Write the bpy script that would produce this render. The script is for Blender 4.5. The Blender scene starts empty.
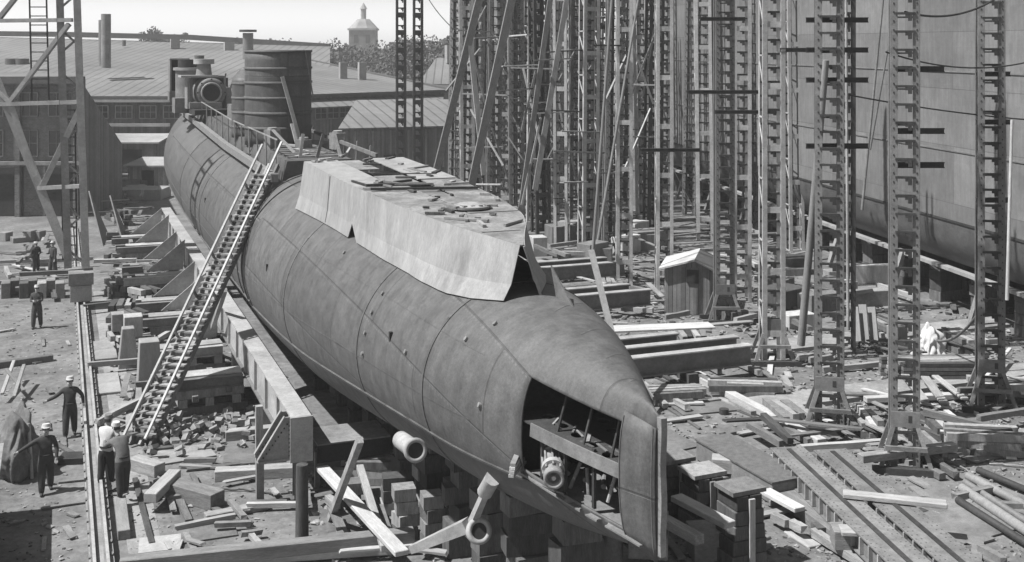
import bpy, bmesh, math, random
from mathutils import Vector, Matrix
R = math.radians
rnd = random.Random(11)
scene = bpy.context.scene
col = scene.collection

# ------------------------------------------------------------------ camera
F, CX, HY, CH = 1160.0, 512.0, 45.0, 12.4
YAW = math.atan(452.0 / F)
FW = Vector((math.sin(YAW), math.cos(YAW), 0)); RT = Vector((math.cos(YAW), -math.sin(YAW), 0))
cam_d = bpy.data.cameras.new('camera'); cam = bpy.data.objects.new('camera', cam_d); col.objects.link(cam)
cam.location = (0, 0, CH); cam.rotation_euler = (R(90), 0, -YAW)
cam_d.sensor_width = 36; cam_d.lens = 36 * F / 1024; cam_d.shift_y = -(281 - HY) / 1024
cam_d.clip_start = .1; cam_d.clip_end = 5000
scene.camera = cam

def at(px, py, z=0.0):
    d = (CH - z) * F / (py - HY)
    p = FW * d + RT * ((px - CX) / F * d); return Vector((p.x, p.y, z))
def atd(px, py, d):
    p = FW * d + RT * ((px - CX) / F * d); return Vector((p.x, p.y, CH - (py - HY) * d / F))

# ------------------------------------------------------------------ world
w = bpy.data.worlds.new('World'); scene.world = w; w.use_nodes = True
nt = w.node_tree; nt.nodes.clear()
sky = nt.nodes.new('ShaderNodeTexSky'); sky.sky_type = 'NISHITA'; sky.sun_disc = False
SUN_EL, SUN_FROM = R(57), Vector((-1, .10, 0)).normalized()
sky.sun_elevation = SUN_EL; sky.sun_rotation = math.atan2(SUN_FROM.x, SUN_FROM.y)
sky.dust_density = 1; sky.air_density = 1; SKY_H = 5.0
# blue-sensitive film: the blue channel of the sky, with the milky horizon of a hazy day
bw = nt.nodes.new('ShaderNodeSeparateColor'); gz = nt.nodes.new('ShaderNodeTexCoord'); gs = nt.nodes.new('ShaderNodeSeparateXYZ'); nt.links.new(gz.outputs['Generated'], gs.inputs[0])
hr = nt.nodes.new('ShaderNodeMapRange'); hr.interpolation_type = 'SMOOTHSTEP'; hr.inputs[1].default_value = 0.0; hr.inputs[2].default_value = .08; hr.inputs[3].default_value = SKY_H; hr.inputs[4].default_value = .9; nt.links.new(gs.outputs[2], hr.inputs[0])
hm = nt.nodes.new('ShaderNodeMath'); hm.operation = 'MULTIPLY'; nt.links.new(hr.outputs[0], hm.inputs[1])
bg = nt.nodes.new('ShaderNodeBackground'); out = nt.nodes.new('ShaderNodeOutputWorld')
nt.links.new(sky.outputs[0], bw.inputs[0]); nt.links.new(bw.outputs[2], hm.inputs[0]); nt.links.new(hm.outputs[0], bg.inputs[0]); nt.links.new(bg.outputs[0], out.inputs[0])
bg.inputs[1].default_value = 0.05
sl = bpy.data.lights.new('sun', 'SUN'); sl.energy = 5.0; sl.angle = R(.55); sl.color = (1, .995, .99)
so = bpy.data.objects.new('sun', sl); col.objects.link(so)
sd = SUN_FROM * math.cos(SUN_EL) + Vector((0, 0, math.sin(SUN_EL)))
so.rotation_euler = (-sd).to_track_quat('-Z', 'Y').to_euler(); so.location = sd * 60
scene.view_settings.view_transform = 'Standard'; scene.view_settings.look = 'None'
scene.view_settings.gamma = 1; scene.view_settings.exposure = 0.66

# ------------------------------------------------------------------ materials
def mat(name, v, var=.35, scale=3.0, rough=.75, bump=.25, fine=40.0, stretch=(1, 1, 1), objvar=0.0, metal=0.0, spec=.3, stain=0.0, kind=None, coord='Object'):
    m = bpy.data.materials.new(name); m.use_nodes = True; t = m.node_tree; n = t.nodes; L = t.links.new
    b = n['Principled BSDF']; b.inputs['Roughness'].default_value = rough; b.inputs['Metallic'].default_value = metal
    b.inputs['Specular IOR Level'].default_value = spec
    tc = n.new('ShaderNodeTexCoord'); mp = n.new('ShaderNodeMapping'); mp.inputs['Scale'].default_value = stretch
    if objvar:
        oi = n.new('ShaderNodeObjectInfo'); ml = n.new('ShaderNodeMath'); ml.operation = 'MULTIPLY'; ml.inputs[1].default_value = 37.0
        L(oi.outputs['Random'], ml.inputs[0]); L(ml.outputs[0], mp.inputs['Location'])
    L(tc.outputs[coord], mp.inputs[0])
    def noise(s, d=6, r=.6):
        x = n.new('ShaderNodeTexNoise'); x.inputs['Scale'].default_value = s; x.inputs['Detail'].default_value = d; x.inputs['Roughness'].default_value = r
        L(mp.outputs[0], x.inputs[0]); return x
    def mth(op, a, c=None, cl=False):
        x = n.new('ShaderNodeMath'); x.operation = op; x.use_clamp = cl
        for i, q in enumerate((a, c)):
            if q is None: continue
            if isinstance(q, (int, float)): x.inputs[i].default_value = q
            else: L(q, x.inputs[i])
        return x.outputs[0]
    def ramp(f, a, b_, lo, hi):
        x = n.new('ShaderNodeMapRange'); x.inputs[1].default_value = a; x.inputs[2].default_value = b_
        x.inputs[3].default_value = lo; x.inputs[4].default_value = hi; L(f, x.inputs[0]); return x.outputs[0]
    big = noise(scale); fn = noise(fine, 4, .7)
    f = ramp(big.outputs[0], .3, .7, 1 - var, 1 + var)
    f = mth('MULTIPLY', f, ramp(fn.outputs[0], .3, .7, 1 - var * .55, 1 + var * .55))
    gr = noise(scale * 5.5, 8, .75); f = mth('MULTIPLY', f, ramp(gr.outputs[0], .34, .66, 1 - var * .8, 1 + var * .8))
    if stain:
        sn = noise(scale * .35, 8, .7); f = mth('MULTIPLY', f, ramp(sn.outputs[0], .52, .68, 1, 1 - stain))
    height = fn.outputs[0]
    if objvar:
        f = mth('MULTIPLY', f, ramp(oi.outputs['Random'], 0, 1, 1 - objvar, 1 + objvar))
    if kind == 'plates':            # riveted hull plating on the UV map: u metres along, v metres round
        def bricks(sx, sy, off, msz, phase):
            mu = n.new('ShaderNodeMapping'); mu.inputs['Location'].default_value = phase
            L(tc.outputs['UV'], mu.inputs[0])
            br = n.new('ShaderNodeTexBrick'); br.inputs['Scale'].default_value = 1; br.inputs['Brick Width'].default_value = sx
            br.inputs['Row Height'].default_value = sy; br.inputs['Mortar Size'].default_value = msz; br.offset = off
            br.inputs['Mortar Smooth'].default_value = .3; br.inputs['Bias'].default_value = 0
            br.inputs['Color1'].default_value = (.84, .84, .84, 1); br.inputs['Color2'].default_value = (1.14, 1.14, 1.14, 1); br.inputs['Mortar'].default_value = (.62, .68, .68, 1)
            L(mu.outputs[0], br.inputs[0]); return br
        br = bricks(5.6, 1.75, .5, .022, (1.3, .4, 0)) if 'hull' in name else bricks(8.5, 2.6, .5, .02, (0, 0, 0))
        f = mth('MULTIPLY', f, br.outputs['Color'])
        # streaks running round the hull
        mu = n.new('ShaderNodeMapping'); mu.inputs['Scale'].default_value = (5, .5, 1); L(tc.outputs['UV'], mu.inputs[0])
        st = n.new('ShaderNodeTexNoise'); st.inputs['Scale'].default_value = 1.2; st.inputs['Detail'].default_value = 6; L(mu.outputs[0], st.inputs[0])
        f = mth('MULTIPLY', f, ramp(st.outputs[0], .3, .72, .88, 1.14))
        su = n.new('ShaderNodeSeparateXYZ'); L(tc.outputs['UV'], su.inputs[0])
        row = mth('FRACT', mth('DIVIDE', mth('ADD', su.outputs[1], .4 + .06), 1.75)); near_ = mth('LESS_THAN', mth('ABSOLUTE', mth('SUBTRACT', row, .068)), .0115)
        dots = mth('GREATER_THAN', mth('SINE', mth('MULTIPLY', su.outputs[0], 2 * math.pi / .13)), .1)
        rv = mth('MULTIPLY', near_, dots); f = mth('MULTIPLY', f, ramp(rv, 0, 1, 1, 1.28 if 'hull' in name else 1.1))
        # pale scratches and chalk specks
        sp = n.new('ShaderNodeTexNoise'); sp.inputs['Scale'].default_value = 3.1; sp.inputs['Detail'].default_value = 10; sp.inputs['Roughness'].default_value = .8
        mu2 = n.new('ShaderNodeMapping'); mu2.inputs['Scale'].default_value = (1, 2.2, 1); L(tc.outputs['UV'], mu2.inputs[0]); L(mu2.outputs[0], sp.inputs[0])
        f = mth('ADD', f, ramp(sp.outputs[0], .68, .74, 0, .7))
        height = mth('ADD', mth('MULTIPLY', fn.outputs[0], .25), mth('MULTIPLY', br.outputs['Fac'], -1.6))
    if kind == 'brick':
        br = n.new('ShaderNodeTexBrick'); br.inputs['Scale'].default_value = 2.2; L(tc.outputs['UV'], br.inputs[0])
        br.inputs['Color1'].default_value = (.8, .8, .8, 1); br.inputs['Color2'].default_value = (1.15, 1.15, 1.15, 1); br.inputs['Mortar'].default_value = (1.4, 1.4, 1.4, 1)
        f = mth('MULTIPLY', f, br.outputs['Color'])
    if kind in ('boards', 'seams'):
        wv = n.new('ShaderNodeTexWave'); wv.wave_type = 'BANDS'; wv.bands_direction = 'X'; wv.wave_profile = 'SAW'
        wv.inputs['Scale'].default_value = 1.6 if kind == 'boards' else .28; wv.inputs['Distortion'].default_value = 0
        L(tc.outputs['UV'], wv.inputs[0])
        f = mth('MULTIPLY', f, ramp(wv.outputs['Fac'], .9 if kind == 'boards' else .78, .97, 1, .45))
        height = mth('ADD', mth('MULTIPLY', fn.outputs[0], .4), ramp(wv.outputs['Fac'], .88, .95, 1, 0))
        if kind == 'boards':
            sx = n.new('ShaderNodeSeparateXYZ'); L(tc.outputs['UV'], sx.inputs[0])
            wn = n.new('ShaderNodeTexWhiteNoise'); wn.noise_dimensions = '1D'
            L(mth('FLOOR', mth('MULTIPLY', sx.outputs[0], 5.0)), wn.inputs['W'])
            f = mth('MULTIPLY', f, ramp(wn.outputs[0], 0, 1, .75, 1.25))
    val = mth('MULTIPLY', f, v)
    cc = n.new('ShaderNodeCombineColor')
    for i in range(3): L(val, cc.inputs[i])
    L(cc.outputs[0], b.inputs['Base Color'])
    bp = n.new('ShaderNodeBump'); bp.inputs['Strength'].default_value = bump; bp.inputs['Distance'].default_value = .03
    L(height, bp.inputs['Height']); L(bp.outputs[0], b.inputs['Normal'])
    L(ramp(big.outputs[0], .3, .7, max(rough - .15, .1), min(rough + .15, 1)), b.inputs['Roughness'])
    return m

M = {
 'hull': mat('hull_steel', .088, .22, 2.6, .62, .6, 24, kind='plates', spec=.4),
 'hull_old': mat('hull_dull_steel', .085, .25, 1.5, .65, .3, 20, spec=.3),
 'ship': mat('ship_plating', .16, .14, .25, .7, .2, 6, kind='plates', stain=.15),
 'white': mat('pale_primer', .27, .15, 2.4, .7, .2, 22, (1, 1, .3), stain=.3),
 'pale_top': mat('pale_deck_primer', .20, .34, 1.2, .7, .25, 14, stain=.5),
 'steel_l': mat('grey_painted_steel', .30, .22, 1.2, .6, .2, 25, objvar=.2),
 'steel_m': mat('dull_steel', .17, .25, 1.2, .6, .25, 25, objvar=.2),
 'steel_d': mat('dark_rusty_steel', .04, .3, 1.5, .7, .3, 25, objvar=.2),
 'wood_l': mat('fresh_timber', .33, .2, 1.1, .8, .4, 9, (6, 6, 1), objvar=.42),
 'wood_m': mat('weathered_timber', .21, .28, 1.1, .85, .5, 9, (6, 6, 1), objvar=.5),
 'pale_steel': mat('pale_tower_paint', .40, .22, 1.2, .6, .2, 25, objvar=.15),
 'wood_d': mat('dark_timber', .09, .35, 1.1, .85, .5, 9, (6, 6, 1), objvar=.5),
 'ground': mat('packed_earth', .145, .34, .5, .95, .9, 5, stain=.3),
 'gravel': mat('rubble_chips', .22, .5, 3, .95, .5, 20),
 'concrete': mat('old_concrete', .24, .25, .6, .9, .5, 12, stain=.35),
 'brick': mat('old_brickwork', .13, .25, .5, .9, .4, 12, kind='brick'),
 'plaster': mat('dull_plaster', .28, .2, .4, .9, .2, 12, stain=.25),
 'roof': mat('sheet_metal_roof', .16, .14, .12, .65, .5, 3, kind='seams', stain=.2),
 'roof_d': mat('dark_roof_edge', .09, .2, .5, .8, .2, 8),
 'boards': mat('vertical_boards', .17, .2, .7, .85, .5, 14, kind='boards'),
 'boards_l': mat('pale_boards', .36, .2, .7, .85, .5, 14, kind='boards'),
 'glass': mat('dusty_glass', .04, .2, .5, .25, 0, 8, spec=.5),
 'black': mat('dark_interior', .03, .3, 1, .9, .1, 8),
 'cloth_d': mat('dark_cloth', .045, .25, 6, .95, .3, 60, objvar=.3),
 'cloth_m': mat('grey_cloth', .13, .25, 6, .95, .3, 60, objvar=.3),
 'cloth_l': mat('pale_cloth', .48, .12, 4, .95, .3, 40),
 'skin': mat('skin', .33, .08, 6, .7, .1, 40),
 'leaf': mat('foliage', .075, .4, .5, .9, .1, 8, objvar=.2),
 'bark': mat('bark', .08, .3, 2, .9, .5, 20),
 'canvas': mat('canvas_tarp', .12, .3, 1.5, .9, .4, 14, stain=.3),
 'rail': mat('worn_rail_steel', .34, .2, 2, .35, .1, 20, spec=.6),
}

# ------------------------------------------------------------------ mesh building
class MB:
    def __init__(s): s.v = []; s.f = []; s.m = []; s.uv = []; s.ms = []; s.sm = []
    def mi(s, name):
        if name not in s.ms: s.ms.append(name)
        return s.ms.index(name)
    def add(s, vs, fs, m, uvs=None, smooth=False):
        o = len(s.v); s.v += [Vector(p) for p in vs]; k = s.mi(m)
        for i, fc in enumerate(fs):
            s.f.append([q + o for q in fc]); s.m.append(k); s.sm.append(smooth)
            if uvs: s.uv.append([uvs[q] for q in fc])
            else:
                a, b, c = (Vector(vs[fc[j]]) for j in (0, 1, 2)); nn = (b - a).cross(c - b)
                if abs(nn.z) > .8 * nn.length: s.uv.append([(vs[q][0], vs[q][1]) for q in fc])
                elif abs(nn.x) > abs(nn.y): s.uv.append([(vs[q][1], vs[q][2]) for q in fc])
                else: s.uv.append([(vs[q][0], vs[q][2]) for q in fc])
    def box(s, c, size, m, rz=0, rot=None):
        h = [x / 2 for x in size]; Mx = rot or Matrix.Rotation(rz, 3, 'Z'); c = Vector(c)
        vs = [c + Mx @ Vector((x * h[0], y * h[1], z * h[2])) for z in (-1, 1) for y in (-1, 1) for x in (-1, 1)]
        s.add(vs, [(0, 2, 3, 1), (4, 5, 7, 6), (0, 1, 5, 4), (2, 6, 7, 3), (0, 4, 6, 2), (1, 3, 7, 5)], m)
    def frame(s, a, b, up=None):
        a, b = Vector(a), Vector(b); d = b - a; L = d.length; z = d.normalized()
        up = Vector(up) if up else (Vector((0, 0, 1)) if abs(z.z) < .9 else Vector((0, 1, 0)))
        x = up.cross(z).normalized(); y = z.cross(x); return a, x, y, z, L
    def bar(s, a, b, wd, ht, m, up=None, taper=1):
        a, x, y, z, L = s.frame(a, b, up); vs = []
        for k, t in ((0, 1), (L, taper)):
            for (p, q) in ((-1, -1), (1, -1), (1, 1), (-1, 1)): vs.append(a + z * k + x * p * wd / 2 * t + y * q * ht / 2 * t)
        s.add(vs, [(3, 2, 1, 0), (4, 5, 6, 7), (0, 1, 5, 4), (1, 2, 6, 5), (2, 3, 7, 6), (3, 0, 4, 7)], m)
    def ibeam(s, a, b, wd, ht, m, t=.03):
        a, x, y, z, L = s.frame(a, b)
        for c, ww, hh in ((y * (ht / 2 - t / 2), wd, t), (-y * (ht / 2 - t / 2), wd, t), (y * 0, t, ht - 2 * t)):
            s.bar(a + c, a + c + z * L, ww, hh, m)
    def tube(s, a, b, r, m, r2=None, n=16, cap=True, hollow=0):
        a, x, y, z, L = s.frame(a, b); r2 = r if r2 is None else r2; vs = []
        rings = [(0, r), (L, r2)]
        if hollow: rings = [(0, r), (L, r2), (L, r2 * hollow), (L * .02, r2 * hollow)]
        for k, rr in rings:
            for i in range(n):
                q = 2 * math.pi * i / n; vs.append(a + z * k + x * rr * math.cos(q) + y * rr * math.sin(q))
        nr = len(rings); fs = []
        for j in range(nr - 1): fs += [(j * n + i, j * n + (i + 1) % n, (j + 1) * n + (i + 1) % n, (j + 1) * n + i) for i in range(n)]
        s.add(vs, fs, m, smooth=n > 8)
        if cap: s.add(vs, [tuple(reversed(range(n)))] + [tuple(range((nr - 1) * n, nr * n))], m)
    def prism(s, pts, off, m):
        n = len(pts); off = Vector(off); vs = [Vector(p) for p in pts] + [Vector(p) + off for p in pts]
        s.add(vs, [tuple(range(n)), tuple(reversed(range(n, 2 * n)))] + [(i + n, (i + 1) % n + n, (i + 1) % n, i) for i in range(n)], m)
    def mesh(s, name):
        me = bpy.data.meshes.new(name); me.from_pydata([tuple(p) for p in s.v], [], s.f)
        for q in s.ms: me.materials.append(M[q])
        me.polygons.foreach_set('material_index', s.m); me.polygons.foreach_set('use_smooth', s.sm)
        ul = me.uv_layers.new(name='UVMap'); i = 0
        flat = [c for fc in s.uv for u in fc for c in u]; ul.data.foreach_set('uv', flat)
        me.update(); bm = bmesh.new(); bm.from_mesh(me); bmesh.ops.recalc_face_normals(bm, faces=bm.faces) if not getattr(s, 'keep', False) else None
        bm.to_mesh(me); bm.free(); return me
    def build(s, name, parent=None, origin=None, bevel=0):
        if origin is not None:
            o = Vector(origin); s.v = [p - o for p in s.v]
        ob = bpy.data.objects.new(name, s.mesh(name)); col.objects.link(ob)
        if origin is not None: ob.location = origin
        if parent:
            ob.parent = parent
            if origin is None: ob.location = -parent.location
        if bevel:
            md = ob.modifiers.new('bevel', 'BEVEL'); md.width = bevel; md.segments = 1; md.limit_method = 'ANGLE'
        return ob
def tag(o, label=None, cat=None, group=None, kind=None):
    if label: o['label'] = label
    if cat: o['category'] = cat
    if group: o['group'] = group
    if kind: o['kind'] = kind
    return o
def empty(name, loc, label, cat, group=None, rz=0):
    o = bpy.data.objects.new(name, None); o.location = loc; o.rotation_euler.z = rz; o.empty_display_size = .3; col.objects.link(o)
    return tag(o, label, cat, group)
def copy_tree(o, loc, rz=None, label=None, scale=None, group=None):
    c = o.copy(); col.objects.link(c); c.location = loc
    if rz is not None: c.rotation_euler.z = rz
    if scale: c.scale = scale
    if label: c['label'] = label
    if group: c['group'] = group
    for ch in o.children:
        d = ch.copy(); col.objects.link(d); d.parent = c; d.matrix_parent_inverse = ch.matrix_parent_inverse.copy()
        for g in ch.children:
            e = g.copy(); col.objects.link(e); e.parent = d
    return c

def evaluated(ob):
    dg = bpy.context.evaluated_depsgraph_get(); dg.update()
    me = bpy.data.meshes.new_from_object(ob.evaluated_get(dg)); ob.modifiers.clear(); ob.data = me; return ob
def bool_cut(ob, cmb):
    c = bpy.data.objects.new('cutter', cmb.mesh('cutter')); col.objects.link(c); c.matrix_world = ob.matrix_world
    c.location = ob.location + (ob.parent.location if ob.parent else Vector())
    c.parent = None
    md = ob.modifiers.new('b', 'BOOLEAN'); md.operation = 'DIFFERENCE'; md.object = c; md.solver = 'EXACT'
    bpy.context.view_layer.update(); evaluated(ob); bpy.data.objects.remove(c)

# ------------------------------------------------------------------ the submarine
XC = 9.3
SEC = [  # Y, half width, top z, bottom z, exponent
 (17.05, .05, 6.20, 3.90, 2.0), (17.35, .17, 6.32, 3.82, 2.1), (17.9, .42, 6.45, 3.75, 2.4), (18.5, .70, 6.55, 3.65, 2.5), (19.8, 1.22, 6.78, 3.42, 2.4),
 (22, 1.95, 7.10, 3.15, 2.15), (24, 2.3, 7.32, 2.9, 2.0), (26.6, 2.58, 7.48, 2.6, 2.0), (32.5, 3.02, 7.62, 1.9, 2.0), (36, 3.15, 7.66, 1.6, 2.0), (41.2, 3.27, 7.68, 1.35, 2.0)]
SEC2 = [(41.2, 3.17, 7.54, 1.3, 2.0), (50, 3.17, 7.56, 1.2, 2.0), (62, 3.17, 7.65, 1.2, 2.0), (70, 3.14, 7.85, 1.3, 2.0), (76, 3.12, 8.05, 1.7, 2.0), (80, 2.85, 8.2, 2.2, 2.0), (83.5, 2.0, 8.2, 3.2, 2.0), (86, .3, 8.1, 5.0, 2.0)]
def interp(tab, y):
    if y <= tab[0][0]: return tab[0][1:]
    for i in range(len(tab) - 1):
        if y <= tab[i + 1][0]:
            p0 = tab[max(i - 1, 0)]; p1, p2 = tab[i], tab[i + 1]; p3 = tab[min(i + 2, len(tab) - 1)]
            t = (y - p1[0]) / (p2[0] - p1[0]); h = p2[0] - p1[0]; r = []
            for k in range(1, 5):
                m1 = (p2[k] - p0[k]) / (p2[0] - p0[0]) * h if p2[0] != p0[0] else 0; m2 = (p3[k] - p1[k]) / (p3[0] - p1[0]) * h
                if i == 0: m1 = (p2[k] - p1[k])
                r.append((2*t**3 - 3*t*t + 1) * p1[k] + (t**3 - 2*t*t + t) * m1 + (-2*t**3 + 3*t*t) * p2[k] + (t**3 - t*t) * m2)
            return r
    return tab[-1][1:]
def hull_pt(tab, y, th):            # th = 0 top, going to port (-X)
    w_, zt, zb, n_ = interp(tab, y); c = (zt + zb) / 2; h = (zt - zb) / 2
    s_, k_ = math.sin(th), math.cos(th)
    return Vector((XC - w_ * math.copysign(abs(s_) ** (2 / n_), s_), y, c + h * math.copysign(abs(k_) ** (2 / n_), k_)))
def hull_z(x, y):                   # top surface height at x
    tab = SEC if y < 41.2 else SEC2; w_, zt, zb, n_ = interp(tab, y); c = (zt + zb) / 2; u = min(abs(x - XC) / w_, .999)
    return c + (zt - c) * (1 - u ** n_) ** (1 / n_)
def loft(tab, step, NT=96):
    mb = MB(); y0, y1 = tab[0][0], tab[-1][0]; N = int((y1 - y0) / step) + 1; ys = [y0 + (y1 - y0) * i / N for i in range(N + 1)]
    vs, uv = [], []
    for y in ys:
        L = 0; prev = None
        for j in range(NT + 1):
            p = hull_pt(tab, y, 2 * math.pi * j / NT)
            if prev is not None: L += (p - prev).length
            # slight unfairness of the plating
            vs.append(p); uv.append((y, L)); prev = p
    fs = [(i * (NT + 1) + j, (i + 1) * (NT + 1) + j, (i + 1) * (NT + 1) + j + 1, i * (NT + 1) + j + 1) for i in range(N) for j in range(NT)]
    mb.add(vs, fs, 'hull', uv, True); return mb

sub = empty('submarine', (XC, 45, 0), 'riveted grey submarine hull under construction with open bow and unfinished deck, lying on the slipway', 'submarine')
hb = loft(SEC, .3)
hull = hb.build('forward_hull', sub)
bm = bmesh.new(); bm.from_mesh(hull.data)
planes = [((0, 17.74, 0), (0, 1, 0)), ((0, 20.05, 0), (0, 1, 0)), ((0, 19.85, 6.17), (0, -.11, 1)), ((0, 19.85, 4.47), (0, -.18, 1))]
for co, no in planes:
    bmesh.ops.bisect_plane(bm, geom=bm.verts[:] + bm.edges[:] + bm.faces[:], plane_co=co, plane_no=no, dist=1e-5)
dl = []
for f in bm.faces:
    c = f.calc_center_median()
    if c.x < XC - .1 and 17.74 < c.y < 20.05 and (c.z - 6.17 - .11 * (c.y - 19.85)) < 0 and (c.z - 4.47 - .18 * (c.y - 19.85)) > 0: dl.append(f)
bmesh.ops.delete(bm, geom=dl, context='FACES')
bmesh.ops.remove_doubles(bm, verts=bm.verts[:], dist=.0005); bmesh.ops.recalc_face_normals(bm, faces=bm.faces)
bm.to_mesh(hull.data); bm.free()
md = hull.modifiers.new('thick', 'SOLIDIFY'); md.thickness = .035; md.offset = -1
hb2 = loft(SEC2, .8); h2 = hb2.build('after_hull', sub)
for p in h2.data.polygons: p.use_smooth = True
# seam flange between the two
def ring_strip(tab, y, wd, out_, th0, th1, m, n=64):
    mb = MB(); vs = []
    for i in range(n + 1):
        th = th0 + (th1 - th0) * i / n; p = hull_pt(tab, y, th); q = hull_pt(tab, y, th + .01)
        tn = (q - p).normalized(); nr = Vector((tn.z, 0, -tn.x)) if True else None
        if (p - Vector((XC, y, 4.4))).dot(nr) < 0: nr = -nr
        for dy, k in ((-wd / 2, -.02), (-wd / 2, out_), (wd / 2, out_), (wd / 2, -.02)): vs.append(p + nr * k + Vector((0, dy, 0)))
    fs = []
    for i in range(n):
        for j in range(4): fs.append((i * 4 + j, i * 4 + (j + 1) % 4, (i + 1) * 4 + (j + 1) % 4, (i + 1) * 4 + j))
    fs += [(0, 1, 2, 3), tuple(reversed(range(n * 4, n * 4 + 4)))]
    mb.add(vs, fs, m); return mb
for k, (yy, o_, hw) in enumerate(((41.35, .08, .14), (42.6, .05, .08), (43.8, .04, .08))):
    ring_strip(SEC2, yy, hw, o_, -2.0, 2.2, 'hull').build('frame_ring', sub)
for yy in (46.2, 56.5, 66.0): ring_strip(SEC2, yy, .14, .018, -2.0, 2.4, 'hull').build('butt_strap', sub)
for yy in (34.6, 27.4, 23.4): ring_strip(SEC, yy, .10, .014, -2.2, 2.6, 'hull').build('butt_strap', sub)
# longitudinal lap strips
def long_strip(tab, y0, y1, th, wd, out_, m, name):
    mb = MB(); N = 40; vs = []
    for i in range(N + 1):
        y = y0 + (y1 - y0) * i / N
        for dt, k in ((-wd, -.01), (-wd, out_), (wd, out_), (wd, -.01)):
            p = hull_pt(tab, y, th + dt); c = Vector((XC, y, 4.4)); nr = (p - c); nr.y = 0; nr.normalize(); vs.append(p + nr * k)
    mb.add(vs, [(i * 4 + j, i * 4 + (j + 1) % 4, (i + 1) * 4 + (j + 1) % 4, (i + 1) * 4 + j) for i in range(N) for j in range(4)], m)
    return mb.build(name, sub)
for th in (.95, 1.6): long_strip(SEC, 21.5, 41.2, th, .006, .006, 'hull', 'lap_strip')
long_strip(SEC, 19.0, 41.2, 1.98, .012, .05, 'hull', 'bilge_keel')
for th in (1.0, 1.7): long_strip(SEC2, 41.3, 79, th, .010, .014, 'hull', 'lap_strip')
long_strip(SEC2, 41.3, 76, 1.98, .012, .05, 'hull', 'bilge_keel')
for i in range(34):
    y = rnd.uniform(43.5, 62); x = XC + rnd.uniform(.2, 2.2) if y > 50 else XC + rnd.uniform(-.9, 2.0); p = Vector((x, y, max(hull_z(x, y), 7.95 if x < XC + 1.2 else 0) + .08)); L_ = rnd.uniform(.3, 1.6); q = rnd.uniform(0, 3.14)
    m_ = MB(); kk = rnd.choice(['wood_m', 'wood_l', 'steel_d', 'steel_m']); m_.bar(p, p + Vector((math.cos(q) * L_ * .6, math.sin(q) * L_, rnd.choice((0, .02, .9)) )), .12, .07, kk); tag(m_.build('offcut', origin=p), 'loose ' + {'wood_m': 'weathered board', 'wood_l': 'pale board', 'steel_d': 'dark bar', 'steel_m': 'grey bar'}[kk] + ' lying about the foot of the conning tower', 'offcut', 'scraps round the foot of the conning tower')
for i in range(9):
    y = 44 + i * 2.2; m_ = MB(); m_.bar((XC + 1.9, y, 7.0), (XC + 1.95, y, 8.5), .06, .06, 'wood_m'); m_.build('stanchion', sub)
m_ = MB(); m_.bar((XC + 1.93, 43, 8.2), (XC + 1.93, 62, 8.35), .1, .14, 'wood_m'); m_.build('handrail', sub)
# small scupper plates and fittings on the side
for (y, th) in ((37.5, 1.35), (25.4, 1.25), (47, 1.2), (55, 1.3)):
    p = hull_pt(SEC if y < 41 else SEC2, y, th); m_ = MB(); m_.box(p, (.07, .10, .22), 'black'); m_.build('drain_slot', sub)
for i, (y, th) in enumerate([(26.9, .95), (26.9, 1.15), (26.9, 1.35), (26.9, 1.55), (22.3, .9), (21.9, .6), (24.4, 1.3), (21.2, 1.45), (31, .8)]):
    p = hull_pt(SEC, y, th); m_ = MB(); m_.tube(p + Vector((.02, 0, 0)), p + (p - Vector((XC, y, 4.4))).normalized() * .05, .05, 'pale_top', n=10); m_.build('lug', sub)

# ---- bow interior
def wbow(y, z, inset=.05):
    w_, zt, zb, n_ = interp(SEC, y); c = (zt + zb) / 2; u = min(abs(z - c) / ((zt - zb) / 2), .99)
    return max(w_ * (1 - u ** n_) ** (1 / n_) - inset, .02)
def bow_deck(y0, y1, z, th, m, name, slope=0, outp=0):
    ys = [y0 + (y1 - y0) * i / 12 for i in range(13)]
    pts = [Vector((XC - wbow(y, z, .06 - outp), y, z + slope * (y - y1))) for y in ys] + [Vector((XC + wbow(y, z, .08), y, z + slope * (y - y1))) for y in reversed(ys)]
    mb = MB(); mb.prism(pts, (0, 0, -th), m); return mb.build(name, sub)
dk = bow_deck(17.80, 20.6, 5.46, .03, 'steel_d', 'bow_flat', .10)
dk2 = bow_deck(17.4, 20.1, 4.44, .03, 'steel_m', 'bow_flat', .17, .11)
cb = MB()
for i, y in enumerate((18.3, 18.75, 19.2, 19.65, 20.1)):
    for sx in (-.5, .15): cb.tube((XC + sx * (y - 16.6) * .42, y, 5.0), (XC + sx * (y - 16.6) * .42, y, 5.8), .12, 'steel_l', n=14)
bool_cut(dk, cb)
cb = MB()
for i, y in enumerate((18.2, 18.6, 19.0, 19.45, 19.9)): cb.tube((XC - (y - 16.6) * .33, y, 3.8), (XC - (y - 16.6) * .33, y, 4.9), .105, 'steel_l', n=14)
bool_cut(dk2, cb)
f_ = MB()   # fascia beam of the middle flat
for y in (17.80, 18.31, 18.83, 19.35):
    p = [Vector((XC - wbow(yy, 5.45, .045), yy, 5.46 + .10 * (yy - 20.6))) for yy in (y, y + .52)]
    f_.bar(p[0] - Vector((0, 0, .10)), p[1] - Vector((0, 0, .10)), .03, .25, 'steel_m')
f_.build('flat_girder', sub)
wb = MB(); wb.prism([Vector((XC + .35, 18.0, 5.5)), Vector((XC + .95, 20.5, 5.5)), Vector((XC + .95, 20.5, 6.5)), Vector((XC + .35, 18.0, 6.25))], (.03, 0, 0), 'steel_m')
web = wb.build('holed_web', sub); cb = MB()
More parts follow.
